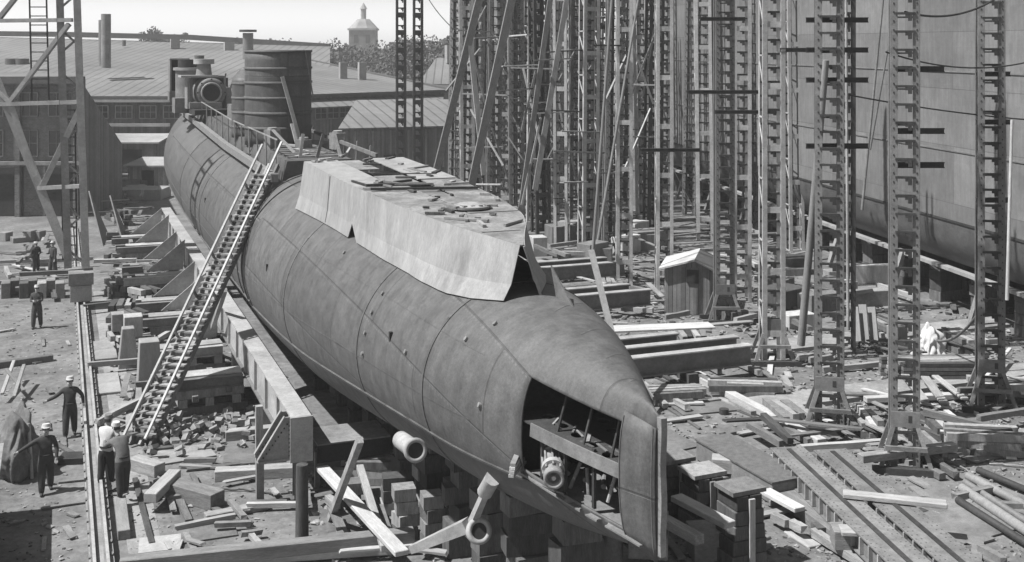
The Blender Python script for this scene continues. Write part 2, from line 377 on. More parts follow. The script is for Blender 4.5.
for i in range(5):
    y = 18.35 + i * .45; x = XC + .35 + (y - 18) * .24; cb.tube((x - .4, y, 5.92), (x + .4, y, 5.92), .115, 'steel_m', n=14)
bool_cut(web, cb)
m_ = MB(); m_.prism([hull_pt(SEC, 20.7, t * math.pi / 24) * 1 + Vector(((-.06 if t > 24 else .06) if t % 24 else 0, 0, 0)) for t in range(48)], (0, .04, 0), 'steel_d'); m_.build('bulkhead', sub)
for y in (18.5, 19.15, 19.7):
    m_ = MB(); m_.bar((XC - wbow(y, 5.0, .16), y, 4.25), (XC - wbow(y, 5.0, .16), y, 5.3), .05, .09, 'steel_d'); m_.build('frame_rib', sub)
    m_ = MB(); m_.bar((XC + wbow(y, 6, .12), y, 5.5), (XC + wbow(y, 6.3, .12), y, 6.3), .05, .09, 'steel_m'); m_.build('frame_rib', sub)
tb = MB(); a, b_ = Vector((8.62, 20.1, 4.86)), Vector((8.13, 18.83, 4.74)); ax = (b_ - a).normalized()
tb.tube(a, b_, .15, 'steel_m', n=24, hollow=.75); tb.tube(a + ax * .4, a + ax * .5, .21, 'steel_m', n=24); tb.tube(a + ax * .95, a + ax * 1.08, .21, 'steel_l', n=24); tb.tube(b_ - ax * .12, b_ + ax * .04, .185, 'steel_m', n=24, hollow=.7)
for i in range(8):
    q = i * math.pi / 4; o_ = Vector((0, 0, 1)) * math.sin(q) * .18 + ax.cross(Vector((0, 0, 1))) * math.cos(q) * .18; tb.tube(a + ax * .5 + o_, a + ax * 1.2 + o_, .022, 'steel_m', n=8)
tb.tube(b_ - ax * .1, b_ + ax * .0, .04, 'steel_l', n=12)
tb.build('capstan_shaft', sub)
for i in range(9):
    y = 17.95 + i * .22; x = XC - wbow(y, 5.4, .16 + rnd.uniform(0, .3)); m_ = MB(); p = Vector((x, y, 5.48 + .10 * (y - 20.6))); m_.bar(p, p + Vector((rnd.uniform(-.1, .3), rnd.uniform(.2, .6), .02)), rnd.uniform(.03, .07), .015, rnd.choice(['wood_d', 'wood_m'])); tag(m_.build('offcut', origin=p), 'pale offcut of wood lying on the middle flat inside the open bow', 'offcut', 'offcuts in the open bow')
for i in range(4):
    p = Vector((XC - wbow(20.0, 4.5, -.18) - .03 * i, 20.05 + i * .02, 4.52 + i * .06)); m_ = MB(); m_.bar(p + Vector((.3, .3, 0)), p + Vector((-.22 + .05 * i, -.35, .02)), .10, .05, 'wood_l'); tag(m_.build('offcut', origin=p), 'pale board end sticking out of the after corner of the bow opening', 'offcut', 'board ends at the bow opening')
# stem bar and side plate
st = MB(); n = 12; prev = None
for i in range(n + 1):
    z = 3.92 + (6.22 - 3.92) * i / n; cur = Vector((XC, 17.03 + .02 * math.sin(i), z))
    if prev is not None: st.bar(prev, cur + Vector((0, 0, .004)), .15, .11, 'steel_m', up=(1, 0, 0))
    prev = cur
st.build('stem_bar', sub)
for sgn in (-1,):
    sp = MB(); ys = [17.07, 17.35, 17.55, 17.78]; rows = []
    for k in range(9):
        z0 = k / 8
        for y in ys: 
            z = (3.80 + (y - 17.07) * .1) + (6.04 + (y - 17.07) * .05 - 3.8) * z0; rows.append(Vector((XC + sgn * (wbow(y, z, 0) + .035), y, z)))
    sp.add(rows, [(k * 4 + j, k * 4 + j + 1, (k + 1) * 4 + j + 1, (k + 1) * 4 + j) for k in range(8) for j in range(3)], 'hull', smooth=True)
    spo = sp.build('bow_side_plate', sub); md = spo.modifiers.new('t', 'SOLIDIFY'); md.thickness = .03
for (za, zb_, yy) in ((3.90, 6.08, 17.76), (3.84, 6.02, 17.12)):
    m_ = MB(); pr = None
    for k in range(9):
        z = za + (zb_ - za) * k / 8; p = Vector((XC - wbow(yy, z, 0) - .05, yy, z))
        if pr is not None: m_.bar(pr, p, .03, .05, 'hull', up=(1, 0, 0))
        pr = p
    m_.build('plate_edge', sub)
for i in range(5):      # loose pipework inside the open bow
    y = 18.0 + i * .42; m_ = MB(); p = Vector((XC - wbow(y, 4.9, .35), y, 4.35)); m_.tube(p, p + Vector((rnd.uniform(-.1, .3), rnd.uniform(-.2, .2), rnd.uniform(.3, .8))), .035, rnd.choice(['steel_m', 'steel_l']), n=8)
    m_.tube(p + Vector((.3, 0, .1)), p + Vector((.5, .4, .12)), .05, 'steel_m', n=8); m_.build('pipework', sub)
for i in range(3): m_ = MB(); y = 18.2 + i * .62; m_.bar((XC - wbow(y, 6.1, .10), y, 5.45 + .1 * (y - 20.6)), (XC - wbow(y, 6.2, .06) + .25, y, 6.2), .03, .06, 'steel_d'); m_.build('frame_rib', sub)
# ---- shaft bracket and discharge pipe under the port side
d_ = 23.6; rc = atd(478, 531, d_)
br = MB(); av = (Vector((0, 0, CH)) - rc).normalized() * .9 + RT * .25; av.normalize(); br.tube(rc - av * .5, rc, .17, 'steel_l', r2=.22, n=28); br.tube(rc, rc + av * .12, .26, 'steel_l', n=28, hollow=.62); br.tube(rc + av * .085, rc + av * .09, .155, 'black', n=24)  # the black disc paints shade into the ring's bore
br.bar(rc + Vector((-.05, .2, .1)), atd(490, 482, 22.9), .16, .14, 'steel_l', taper=.8); br.tube(atd(485, 492, 23.0), atd(493, 478, 22.6), .16, 'steel_l', n=12)
br.bar(rc + Vector((-.1, .35, 0)), atd(412, 549, 24.4), .30, .26, 'steel_l', taper=.6)
br.build('shaft_bracket', sub)
pp = MB(); e = atd(415, 450, 24.2); s0_ = atd(401, 440, 25.3); av = (e - s0_).normalized(); pp.tube(s0_, e, .19, 'steel_l', n=24); pp.tube(e, e + av * .07, .25, 'white', n=28, hollow=.66); pp.tube(e + av * .045, e + av * .05, .16, 'black', n=24)  # black disc set in the flange as painted shade of the bore
pp.build('discharge_pipe', sub)

# ---- deck casing (pale primed plates)
cs = [  # Y, half width top, z top, half width bottom
 (22.5, .03, 8.22, .40), (23.2, .28, 8.27, .80), (24.4, .72, 8.32, 1.2), (25.8, 1.10, 8.36, 1.46), (28.4, 1.42, 8.42, 1.62), (32.2, 1.62, 8.48, 1.75), (35.2, 1.66, 8.52, 1.84), (38.3, 1.66, 8.55, 1.95)]
cx = XC - .08
def cy(y): t = max(0, min(1, (26.5 - y) / 4.0)); return cx - .22 * t * t * (3 - 2 * t)
def cw(y):
    for i in range(len(cs) - 1):
        if y <= cs[i + 1][0] + 1e-6:
            t = (y - cs[i][0]) / (cs[i + 1][0] - cs[i][0]); return cs[i][1] + t * (cs[i + 1][1] - cs[i][1]), cs[i][2] + t * (cs[i + 1][2] - cs[i][2])
    return cs[-1][1], cs[-1][2]
def casing_side(sgn, y_from, y_to, name, drop=.0, thick=.02):
    tab = [c for c in cs]; mb = MB(); N = 36; K = 7; vs = []; 
    def ci(y):
        for i in range(len(tab) - 1):
            if y <= tab[i + 1][0] + 1e-6:
                t = (y - tab[i][0]) / (tab[i + 1][0] - tab[i][0]); return [tab[i][k] + t * (tab[i + 1][k] - tab[i][k]) for k in (1, 2, 3)]
        return tab[-1][1:]
    for i in range(N + 1):
        y = y_from + (y_to - y_from) * i / N; wt, zt, wb = ci(y); xb = cy(y) + sgn * wb; zb = hull_z(xb, y) + .03
        if sgn < 0 and 30.9 < y < 31.7: zb += .45 * math.sin((y - 30.9) / .8 * math.pi)
        for k in range(K + 1):
            t = k / K; fl = .74 * (1 - t) + .26 * max(0, (.29 - t) / .29)
            vs.append(Vector((cy(y) + sgn * (wt + .02 + (wb - wt) * fl), y, zb + (zt - zb) * t)))
    mb.add(vs, [(i * (K + 1) + k, (i + 1) * (K + 1) + k, (i + 1) * (K + 1) + k + 1, i * (K + 1) + k + 1) for i in range(N) for k in range(K)], 'white')
    o = mb.build(name, sub); md = o.modifiers.new('t', 'SOLIDIFY'); md.thickness = thick; md.offset = 0; return o
for yv in (34.3,):     # vertical butt straps on the casing side
    m_ = MB(); wt, zt = cw(yv) if 'cw' in globals() else (1.6, 8.4); wb_ = [c for c in cs if c[0] >= yv][0][3] * .5 + [c for c in cs if c[0] <= yv][-1][3] * .5; xb = cy(yv) - wb_; zb = hull_z(xb, yv) + .05; pr = None
    for k in range(8):
        t_ = k / 7; p = Vector((cy(yv) - (wt + .036 + (wb_ - wt) * (.74 * (1 - t_) + .26 * max(0, (.29 - t_) / .29))), yv, zb + (zt - .03 - zb) * t_))
        if pr is not None: m_.bar(pr, p, .008, .05, 'white', up=(1, 0, 0))
        pr = p
    m_.build('butt_strap', sub)
casing_side(-1, 22.5, 38.3, 'casing_side_plate'); casing_side(1, 22.5, 38.3, 'casing_side_plate')
# deck plating in separate panels with gaps and a hole or two
def panel(x0, x1, y0, y1, dz, m, name='deck_plate', rest=sub, tilt=0):
    N = 6; ys = [y0 + (y1 - y0) * i / N for i in range(N + 1)]
    L = [Vector((cy(y) + max(x0, -1) * cw(y)[0], y, cw(y)[1] + dz)) for y in ys]; Rr = [Vector((cy(y) + x1 * cw(y)[0], y, cw(y)[1] + dz + tilt)) for y in reversed(ys)]
    mb = MB(); mb.prism(L + Rr, (0, 0, -.03), m); return mb.build(name, rest)
panel(-1.02, 1.02, 22.52, 26.2, .0, 'pale_top')
panel(-1.02, -.1, 26.22, 31.3, .0, 'pale_top'); panel(-.08, 1.02, 26.22, 29.3, .012, 'pale_top'); panel(.35, 1.02, 29.32, 32.4, .0, 'pale_top')
panel(-1.02, -.35, 31.32, 38.3, .0, 'white'); panel(-.33, .22, 31.32, 33.6, .008, 'pale_top'); panel(.3, 1.03, 32.45, 38.3, .02, 'white'); panel(-.33, .1, 35.6, 38.3, -.03, 'pale_top')
panel(-.06, .33, 29.6, 31.2, -.04, 'steel_m'); panel(-.9, .9, 27, 38, -.42, 'steel_d', 'inner_deck')
m_ = MB(); c0 = Vector((cx + .12, 26.9, 8.42)); m_.tube(c0, c0 + Vector((0, 0, .05)), .55, 'steel_m', n=28); m_.tube(c0 + Vector((0, 0, .05)), c0 + Vector((0, 0, .11)), .42, 'steel_l', r2=.2, n=28)
for i in range(5): m_.bar(c0 + Vector((-.5 + i * .2, .3, .07)), c0 + Vector((-.4 + i * .2, -.35, .07)), .10, .03, 'wood_m')
m_.build('hatch', sub)
for (a_, b2) in (((-.95, 30.5), (.95, 29.9)), ((-.3, 34.0), (.9, 33.4)), ((-.9, 31.35), (.25, 31.35))):
    m_ = MB(); m_.bar((cx + a_[0] * 1.5, a_[1], 8.52), (cx + b2[0] * 1.5, b2[1], 8.5), .10, .07, 'steel_d'); m_.build('deck_beam', sub)
for y in (23.9, 26.2, 28.6, 31, 33.4, 35.8): 
    m_ = MB(); m_.bar((cy(y) - cw(y)[0] + .08, y, 8.24), (cy(y) + cw(y)[0] - .08, y, 8.24), .08, .12, 'steel_d'); m_.build('casing_frame', sub)
for i in range(46):
    y = rnd.uniform(23.8, 38); x = cx + rnd.uniform(-.9, .95) * cw(y)[0]; L_ = rnd.choice((.15, .3, .6, 1.1)); m_ = MB(); q = rnd.uniform(0, 3.14); p = Vector((x, y, cw(y)[1] + .04)); kk = rnd.choice(['wood_d', 'steel_m', 'wood_m', 'pale_top', 'steel_d'])
    e = p + Vector((math.cos(q) * L_, math.sin(q) * L_, .01)); e.x = min(max(e.x, cx - cw(y)[0]), cx + cw(y)[0]); m_.bar(p, e, rnd.uniform(.05, .14), .05, kk); tag(m_.build('offcut', origin=p), 'small scrap lying on the pale deck plating', 'offcut', 'scraps on the pale deck plating')
# the knife edge: a pale stiffener standing clear of the open end, and the little fin aft of it
m_ = MB(); m_.bar((cy(22.5) + .40, 22.47, hull_z(cx + .2, 22.4)), (cy(22.5) + .03, 22.47, 8.2), .05, .04, 'white'); m_.build('end_stiffener', sub)
m_ = MB(); m_.prism([Vector((cx + .50, 22.35, 7.0)), Vector((cx + .62, 21.7, 6.95)), Vector((cx + .42, 22.5, 7.75))], (.04, .03, 0), 'steel_m'); m_.build('fin_plate', sub)

# ---- after casing, conning tower and what stands on the after deck
ac = MB(); N = 30; vs = []
for i in range(N + 1):
    y = 44.2 + (83 - 44.2) * i / N; hw = 1.25 - max(0, (y - 70) / 13) * .75; zt = 7.98 + max(0, y - 58) * .022
    for x, z in ((-hw - .22, hull_z(XC - hw - .22, y) - .05), (-hw, zt), (hw, zt), (hw + .22, hull_z(XC + hw + .22, y) - .05)): vs.append(Vector((XC + x, y, z)))
ac.add(vs, [(i * 4 + j, (i + 1) * 4 + j, (i + 1) * 4 + j + 1, i * 4 + j + 1) for i in range(N) for j in range(3)] + [(0, 1, 2, 3), (N * 4 + 3, N * 4 + 2, N * 4 + 1, N * 4)], 'hull_old')
ac.build('after_casing', sub)
for i in range(16):     # slatted step plates on the casing by the tower
    y = 45.4 + i * .28; m_ = MB(); m_.bar((XC - 1.05, y, 8.03), (XC + 1.0, y, 8.03), .13, .05, 'wood_d' if i % 3 else 'steel_l'); m_.build('deck_slat', sub)
ct = Vector((XC - .02, 53.2, 7.9))
def shell(c, r, h, name, nseg, ringz, ring_out=.05, m='hull', lip=True, top_tilt=0):
    mb = MB(); n = 48; vs = []; uv = []
    K = 10
    for k in range(K + 1):
        for i in range(n + 1):
            q = 2 * math.pi * i / n; z = h * k / K
            if k == K: z += top_tilt * math.cos(q)
            vs.append(c + Vector((r * math.cos(q), r * math.sin(q), z))); uv.append((r * q, z))
    mb.add(vs, [(k * (n + 1) + i, k * (n + 1) + i + 1, (k + 1) * (n + 1) + i + 1, (k + 1) * (n + 1) + i) for k in range(K) for i in range(n)], m, uv, True)
    o = mb.build(name, sub); md = o.modifiers.new('t', 'SOLIDIFY'); md.thickness = .05; md.offset = 0
    for z in ringz:
        rb = MB(); rb.tube(c + Vector((0, 0, z)), c + Vector((0, 0, z + .09)), r + ring_out, 'hull_old', n=48, hollow=(r - .04) / (r + ring_out)); g = rb.build('hoop_ring', sub)
    return o
shell(ct, 1.47, 4.25, 'conning_tower', 48, (.75, 1.42, 2.1, 2.78, 3.42, 4.18), .07, 'hull')
m_ = MB(); m_.tube(ct + Vector((.5, 0, -.35)), ct + Vector((.5, 0, .03)), 2.05, 'hull_old', r2=1.85, n=40); m_.build('tower_seat', sub)
m_ = MB(); m_.bar(ct + Vector((-.1, -1.58, 3.1)), ct + Vector((.75, -1.75, -.1)), .16, .10, 'steel_l'); m_.build('chute', sub)
m_ = MB(); m_.bar(ct + Vector((1.0, -1.2, 4.26)), ct + Vector((1.35, -1.3, 2.1)), .05, .05, 'steel_m'); m_.build('pull_rod', sub)
c2 = Vector((XC - .66, 57.6, 7.9)); shell(c2, .82, 2.9, 'ventilation_trunk', 32, (.5, 1.2, 1.9, 2.6), .05, 'hull'); m_ = MB(); m_.tube(c2 + Vector((0, 0, 2.9)), c2 + Vector((0, 0, 3.3)), .82, 'hull_old', r2=.45, n=32); m_.build('trunk_dome', sub)
# hollow flare drum, cage and box at the far end
c3 = Vector((XC - .86, 71.2, 9.55)); m_ = MB(); m_.tube(c3 + Vector((0, 1.4, 0)), c3, .98, 'steel_m', r2=.86, n=28, hollow=.66); m_.tube(c3 + Vector((0, -.02, 0)), c3 + Vector((0, -.10, 0)), .62, 'steel_l', n=28, hollow=.85); m_.tube(c3 + Vector((0, -.04, 0)), c3 + Vector((0, -.06, 0)), .50, 'black', n=28)  # black disc stands for the shade inside the drum mouth
for i in range(8): q = i * .785; m_.tube(c3 + Vector((math.cos(q) * .8, -.05, math.sin(q) * .8)), c3 + Vector((math.cos(q) * .8, .1, math.sin(q) * .8)), .05, 'steel_d', n=8)
m_.build('gun_barrel_jacket', sub)
m_ = MB(); m_.box(c3 + Vector((-.35, .4, -.75)), (1.9, 1.4, .35), 'steel_m'); m_.box(c3 + Vector((-.1, 1.1, .92)), (2.0, 1.3, .12), 'steel_m')
for sx in (-1.1, .85): m_.bar(c3 + Vector((sx, .3, -.9)), c3 + Vector((sx, .5, .9)), .12, .12, 'steel_m')
m_.tube(c3 + Vector((-.3, 1.2, .9)), c3 + Vector((-.3, 1.2, 1.7)), .5, 'steel_m', r2=.4, n=20); m_.tube(c3 + Vector((-.3, 1.2, 1.7)), c3 + Vector((-.3, 1.2, 2.0)), .62, 'steel_l', n=20)
m_.build('gun_mounting', sub)
for (dx, dy, dz, r_, h_, mm) in ((-.9, 2.6, -1.3, .95, 2.6, 'steel_m'), (-.9, 2.6, 1.3, 1.08, .16, 'steel_l'), (-1.2, 2.6, 1.46, .5, .5, 'steel_d'), (-.4, 2.8, 1.46, .3, .75, 'steel_m'), (.9, 3.2, -1.3, .5, 2.1, 'steel_d'), (1.3, .9, -1.2, .35, 1.2, 'steel_m')):
    m_ = MB(); q = c3 + Vector((dx, dy, dz)); m_.tube(q, q + Vector((0, 0, h_)), r_, mm, n=18); m_.build('turret_drum', sub)
for (dx, dy, dz, sx, sy, sz, mm) in ((-.7, .6, .98, 2.2, .9, .12, 'steel_l'), (-1.35, .5, .0, .14, .8, 1.9, 'steel_m'), (.95, .9, -.35, .3, 1.6, 1.3, 'steel_m'), (1.5, 1.8, -.7, .9, 1.2, .6, 'steel_d'), (-.2, -.6, -1.1, 2.0, 1.6, .3, 'steel_d'), (-1.7, 1.6, -.8, .7, .9, .9, 'steel_m'), (1.1, -2.2, -1.0, .7, 1.0, .8, 'steel_m')):
    m_ = MB(); m_.box(c3 + Vector((dx, dy, dz)), (sx, sy, sz), mm, .1); m_.build('gear_housing', sub)
m_ = MB(); b0 = Vector((XC - 2.15, 77.5, 9.5)); 
for dx in (-.55, .55): m_.box(b0 + Vector((dx, 0, .9)), (.1, 1.1, 2.2), 'steel_m')
m_.box(b0 + Vector((0, 0, 2.0)), (1.2, 1.1, .1), 'steel_l'); m_.box(b0 + Vector((0, .5, .9)), (1.1, .08, 2.2), 'black'); m_.box(b0 + Vector((0, 0, -.35)), (1.3, 1.3, .6), 'steel_m')
m_.build('splinter_screen', sub)
for i in range(34):
    m_ = MB(); p = Vector((XC - .9 + rnd.uniform(-1.4, 1.6), 73.5 + rnd.uniform(-1.5, 4), 8.5)); k = rnd.uniform(.5, 1.7)
    m_.bar(p, p + Vector((rnd.uniform(-.5, .5), rnd.uniform(-.3, .3), k + .4)), .1, .1, rnd.choice(['steel_m', 'steel_l', 'steel_d'])); m_.build('fitting', sub)
for i in range(15):     # handrail along the port edge
    y = 45.6 + i * 2.3; x = XC - 1.42
    m_ = MB(); m_.bar((x, y, 7.45 + max(0, y - 58) * .022), (x - .03, y, 8.75 + max(0, y - 58) * .022), .05, .05, 'steel_l'); m_.build('stanchion', sub)
m_ = MB(); m_.bar((XC - 1.45, 45.2, 8.72), (XC - 1.45, 58, 8.72), .045, .045, 'steel_l'); m_.bar((XC - 1.45, 58, 8.72), (XC - 1.45, 78.5, 9.17), .045, .045, 'steel_l'); m_.build('handrail', sub)
m_ = MB(); m_.bar((XC - 1.78, 43.8, 7.40), (XC - 1.75, 58, 7.48), .26, .30, 'wood_m'); m_.bar((XC - 1.75, 58, 7.48), (XC - 1.7, 80, 8.0), .26, .30, 'wood_m'); m_.build('walkway_board', sub)
for (x, y, h_) in ((1.6, 66, 1.6), (-.6, 62.5, 1.0), (.4, 64, .8), (1.9, 49.5, .7), (-.9, 49.6, .9), (.3, 48.9, .5)):
    m_ = MB(); m_.box((XC + x, y, 7.9 + h_ / 2), (.5, .6, h_), 'steel_m', .3); m_.tube((XC + x, y, 7.9 + h_), (XC + x, y, 8.0 + h_), .2, 'steel_l', n=12); m_.build('deck_fitting', sub)

# ================================================================== SETTING
def strip(name, pts, m, z=0.0):
    mb = MB(); mb.add([Vector((p[0], p[1], z)) for p in pts], [tuple(range(len(pts)))], m); return tag(mb.build(name), kind='structure')
g = MB()
g.add([(-3000, -200, 0), (3000, -200, 0), (3000, 4000, 0), (-3000, 4000, 0)], [(0, 1, 2, 3)], 'ground'); tag(g.build('ground'), kind='structure')
strip('pavement', [(1.55, 18), (2.35, 18), (2.35, 62), (1.55, 62)], 'concrete', .006)
for (x0, x1, y0, y1, h_) in ((21.5, 45, 33.2, 34.6, .16), (22, 60, 39.5, 41.0, .14), (12.2, 12.9, 20, 80, .12), (23.3, 44, 27.6, 28.6, .14)):
    m_ = MB(); m_.box(((x0 + x1) / 2, (y0 + y1) / 2, h_ / 2), (x1 - x0, y1 - y0, h_), 'concrete'); tag(m_.build('foundation_strip'), kind='structure')

# crane rail on its sleeper beam
def rail_run(x, y0, y1, label):
    r = empty('crane_rail', (x, (y0 + y1) / 2, 0), label, 'rail')
    m_ = MB(); m_.box((x, (y0 + y1) / 2, .12), (.56, y1 - y0, .24), 'concrete'); m_.build('rail_beam', r)
    for dx in (-.17, .13):
        m_ = MB()
        m_.box((x + dx, (y0 + y1) / 2, .262), (.15, y1 - y0, .03), 'steel_m'); m_.box((x + dx, (y0 + y1) / 2, .31), (.03, y1 - y0, .08), 'steel_d'); m_.box((x + dx, (y0 + y1) / 2, .365), (.075, y1 - y0, .04), 'rail'); m_.build('rail', r)
    m_ = MB()
    for i in range(int((y1 - y0) / .75)):
        for dx in (-.26, .23): m_.box((x + dx, y0 + i * .75, .262), (.06, .16, .045), 'steel_m')
    m_.build('rail_clips', r)
rail_run(.92, 18, 82, 'pair of long crane rails on a concrete beam running past the workmen on the left')

# ------------------------------------------------------------------ the ship on the neighbouring slip
def XS(y): return 36.6 + .216 * (y - 36.5)
ship = empty('ship', (XS(60) + 8, 60, 0), 'huge grey plated ship hull behind the staging towers on the right', 'ship')
mb = MB(); N = 34; vs = []; uv = []
prof = [(3.2, 2.02), (1.7, 2.04), (.9, 2.3), (.35, 2.8), (.08, 3.5), (0, 4.4), (-.05, 8), (-.12, 14), (-.25, 26)]
for i in range(N + 1):
    y = 4 + 104 * i / N
    e = max(0, (y - 92) / 16); cl = XS(y) + 8.3; hb_ = 8.3 * (1 - e ** 2.2 * .96); L = 0; pr = None
    full = [(-hb_ + a, z) for a, z in reversed(prof)] + [(hb_ - a, z) for a, z in prof]
    for a, z in full:
        if pr: L += math.hypot(a - pr[0], z - pr[1])
        pr = (a, z); vs.append(Vector((cl + a, y, z))); uv.append((y * 1.02, L))
K = len(prof) * 2
mb.add(vs, [(i * K + k, i * K + k + 1, (i + 1) * K + k + 1, (i + 1) * K + k) for i in range(N) for k in range(K - 1)], 'ship', uv, True)
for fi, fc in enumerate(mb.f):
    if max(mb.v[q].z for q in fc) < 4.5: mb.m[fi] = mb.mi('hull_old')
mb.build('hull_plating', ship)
m_ = MB(); m_.prism([vs[k] for k in range(K)], (0, .05, 0), 'ship'); m_.build('transom', ship)
for (dx, z, wd, ht, m, nm) in ((.62, 2.0, .34, .16, 'white', 'launching_ribband'), (-.02, 4.4, .05, .10, 'steel_d', 'plating_lap'), (-.11, 11.2, .04, .07, 'steel_m', 'plating_lap'), (-.06, 7.6, .05, .06, 'steel_m', 'plating_lap')):
    m_ = MB(); m_.bar((XS(6) + dx, 6, z), (XS(95) + dx, 95, z), wd, ht, m); m_.build(nm, ship)
for y in range(10, 104, 7):   # shores and blocks under her
    for dx, y in ((1.75, y), (1.75, y + 3.4), (4.5, y + 1.5), (8.3, y)):
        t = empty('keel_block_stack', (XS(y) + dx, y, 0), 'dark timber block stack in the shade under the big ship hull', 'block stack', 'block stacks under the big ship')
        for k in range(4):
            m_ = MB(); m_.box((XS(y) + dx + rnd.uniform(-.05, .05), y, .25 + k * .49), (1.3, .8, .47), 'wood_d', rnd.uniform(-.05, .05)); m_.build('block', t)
    m_ = MB(); a = Vector((XS(y) + .9, y + 2, 2.1)); m_.bar((a.x - .8, y + 2, 0), a, .22, .22, 'wood_m')
    tag(m_.build('shore_prop', origin=(a.x, y + 2, 0)), 'raking timber prop wedged under the bilge of the big ship', 'prop', 'props under the big ship')
for y in range(8, 100, 6):  # added screens that keep light from showing through under the hull
    m_ = MB(); m_.box((0, 0, 1.4), (5.8, .12, 2.8), 'boards'); o = m_.build('light_stop_screen'); o.location = (XS(y) + 19, y, 0); o.rotation_euler.z = R(78)
    tag(o, 'added dark board screen stopping light from beyond the far side of the big ship', 'light screen', 'added light screens beyond the ship')

# ------------------------------------------------------------------ buildings
def wall_quad(mb, a, b, z0, z1, m, th=.3):
    a, b = Vector((a[0], a[1], z0)), Vector((b[0], b[1], z0)); L = (b - a).length; n = Vector((-(b - a).y, (b - a).x, 0)).normalized() * th
    vs = [a, b, b + Vector((0, 0, z1 - z0)), a + Vector((0, 0, z1 - z0))]; vs += [v + n for v in vs]
    uv = [(0, 0), (L, 0), (L, z1 - z0), (0, z1 - z0)] * 2
    mb.add(vs, [(0, 1, 2, 3), (5, 4, 7, 6), (1, 5, 6, 2), (4, 0, 3, 7), (3, 2, 6, 7), (4, 5, 1, 0)], m, uv)
def slab(mb, pts, m, th=.12):
    pts = [Vector(p) for p in pts]; ax = (pts[1] - pts[0]); L0 = ax.length; ax.normalize(); nn = ax.cross(pts[2] - pts[1]).normalized(); ay = nn.cross(ax)
    uv = [((p - pts[0]).dot(ax), (p - pts[0]).dot(ay)) for p in pts]; n = len(pts); dn = Vector((0, 0, -th))
    mb.add(pts + [p + dn for p in pts], [tuple(range(n)), tuple(reversed(range(n, 2 * n)))] + [(i, i + n, (i + 1) % n + n, (i + 1) % n) for i in range(n)], m, uv * 2)
def window(parent, c, u, wd, ht, name='window', nx=3, ny=2, fm='plaster'):
    n = Vector((u.y, -u.x, 0)); m_ = MB(); rz = math.atan2(u.y, u.x)
    for k in range(nx + 1): m_.box(c + u * (wd * (k / nx - .5)) + n * .06, (.09 if k in (0, nx) else .05, .08, ht), fm, rz)
    for k in range(ny + 1): m_.box(c + Vector((0, 0, ht * (k / ny - .5))) + n * .065, (wd, .08, .09 if k in (0, ny) else .05), fm, rz)
    f_ = m_.build(name, parent); g_ = MB(); g_.box(c + n * .03, (wd, .03, ht), 'glass', rz); q = g_.build('pane', f_); q.location = (0, 0, 0)
# hall one: the broad sheet metal roof behind the submarine's far end
h1 = empty('workshop_hall', (15, 150, 0), 'long low workshop hall with broad pale metal roof and dark ridge beyond the submarine', 'building')
E0, E1 = atd(-150, 96, 118), atd(330, 96, 118); G0, G1 = atd(-150, 33, 168), atd(330, 46, 168)
m_ = MB(); slab(m_, [E0, E1, G1, G0], 'roof'); m_.build('roof', h1)
m_ = MB(); m_.bar(E0 + Vector((0, -.1, -.15)), E1 + Vector((0, -.1, -.15)), .35, .28, 'roof_d'); m_.build('eaves_gutter', h1)
m_ = MB(); P = [atd(-150, 33, 168), atd(60, 35, 168), atd(190, 38, 168), atd(330, 47, 168)]
for a, b in zip(P, P[1:]): m_.bar(a + Vector((0, 0, .1)), b + Vector((0, 0, .1)), 1.2, .75, 'roof_d')
m_.build('ridge_vent', h1)
m_ = MB(); wall_quad(m_, E0 + FW * 1.2, E1 + FW * 1.2, 0, E0.z - .2, 'boards'); m_.build('wall', h1)
u = (E1 - E0); u.z = 0; u.normalize()
for i in range(9):
    c = atd(100 + i * 24, 112, 118.6); window(h1, c, u, 1.7, 1.3)
m_ = MB(); m_.bar(atd(86, 101, 117.4), atd(170, 101, 117.4), .2, .25, 'plaster'); m_.bar(atd(86, 125, 117.4), atd(170, 125, 117.4), .2, .3, 'plaster'); m_.build('wall_rail', h1)
for (px, p0, p1, r_, d, cap) in ((106, 68, 14, .62, 128, 0), (102.5, 66, 20, .5, 129, 0), (248, 60, 33, .8, 150, 1), (175, 48, 39, 1.2, 160, 0), (229, 52, 42, 1.3, 160, 0), (124, 46, 40, .3, 160, 0)):
    m_ = MB()
    if r_ > 1: m_.box((atd(px, p0, d) + atd(px, p1, d)) / 2, (r_, r_, (p0 - p1) * d / F), 'plaster')
    else: m_.tube(atd(px, p0, d), atd(px, p1, d), r_ * .85, 'steel_m', n=14)
    if cap: m_.tube(atd(px, p1 - 1, d), atd(px, p1 - 1, d) + Vector((0, 0, .3)), r_ * 1.4, 'steel_d', n=14)
    m_.build('chimney', h1)
for px in (12, 22):
    m_ = MB(); c = atd(px, 66, 140); m_.tube(c, c + Vector((0, 0, .9)), .8, 'roof_d', n=16); m_.build('roof_vent', h1)
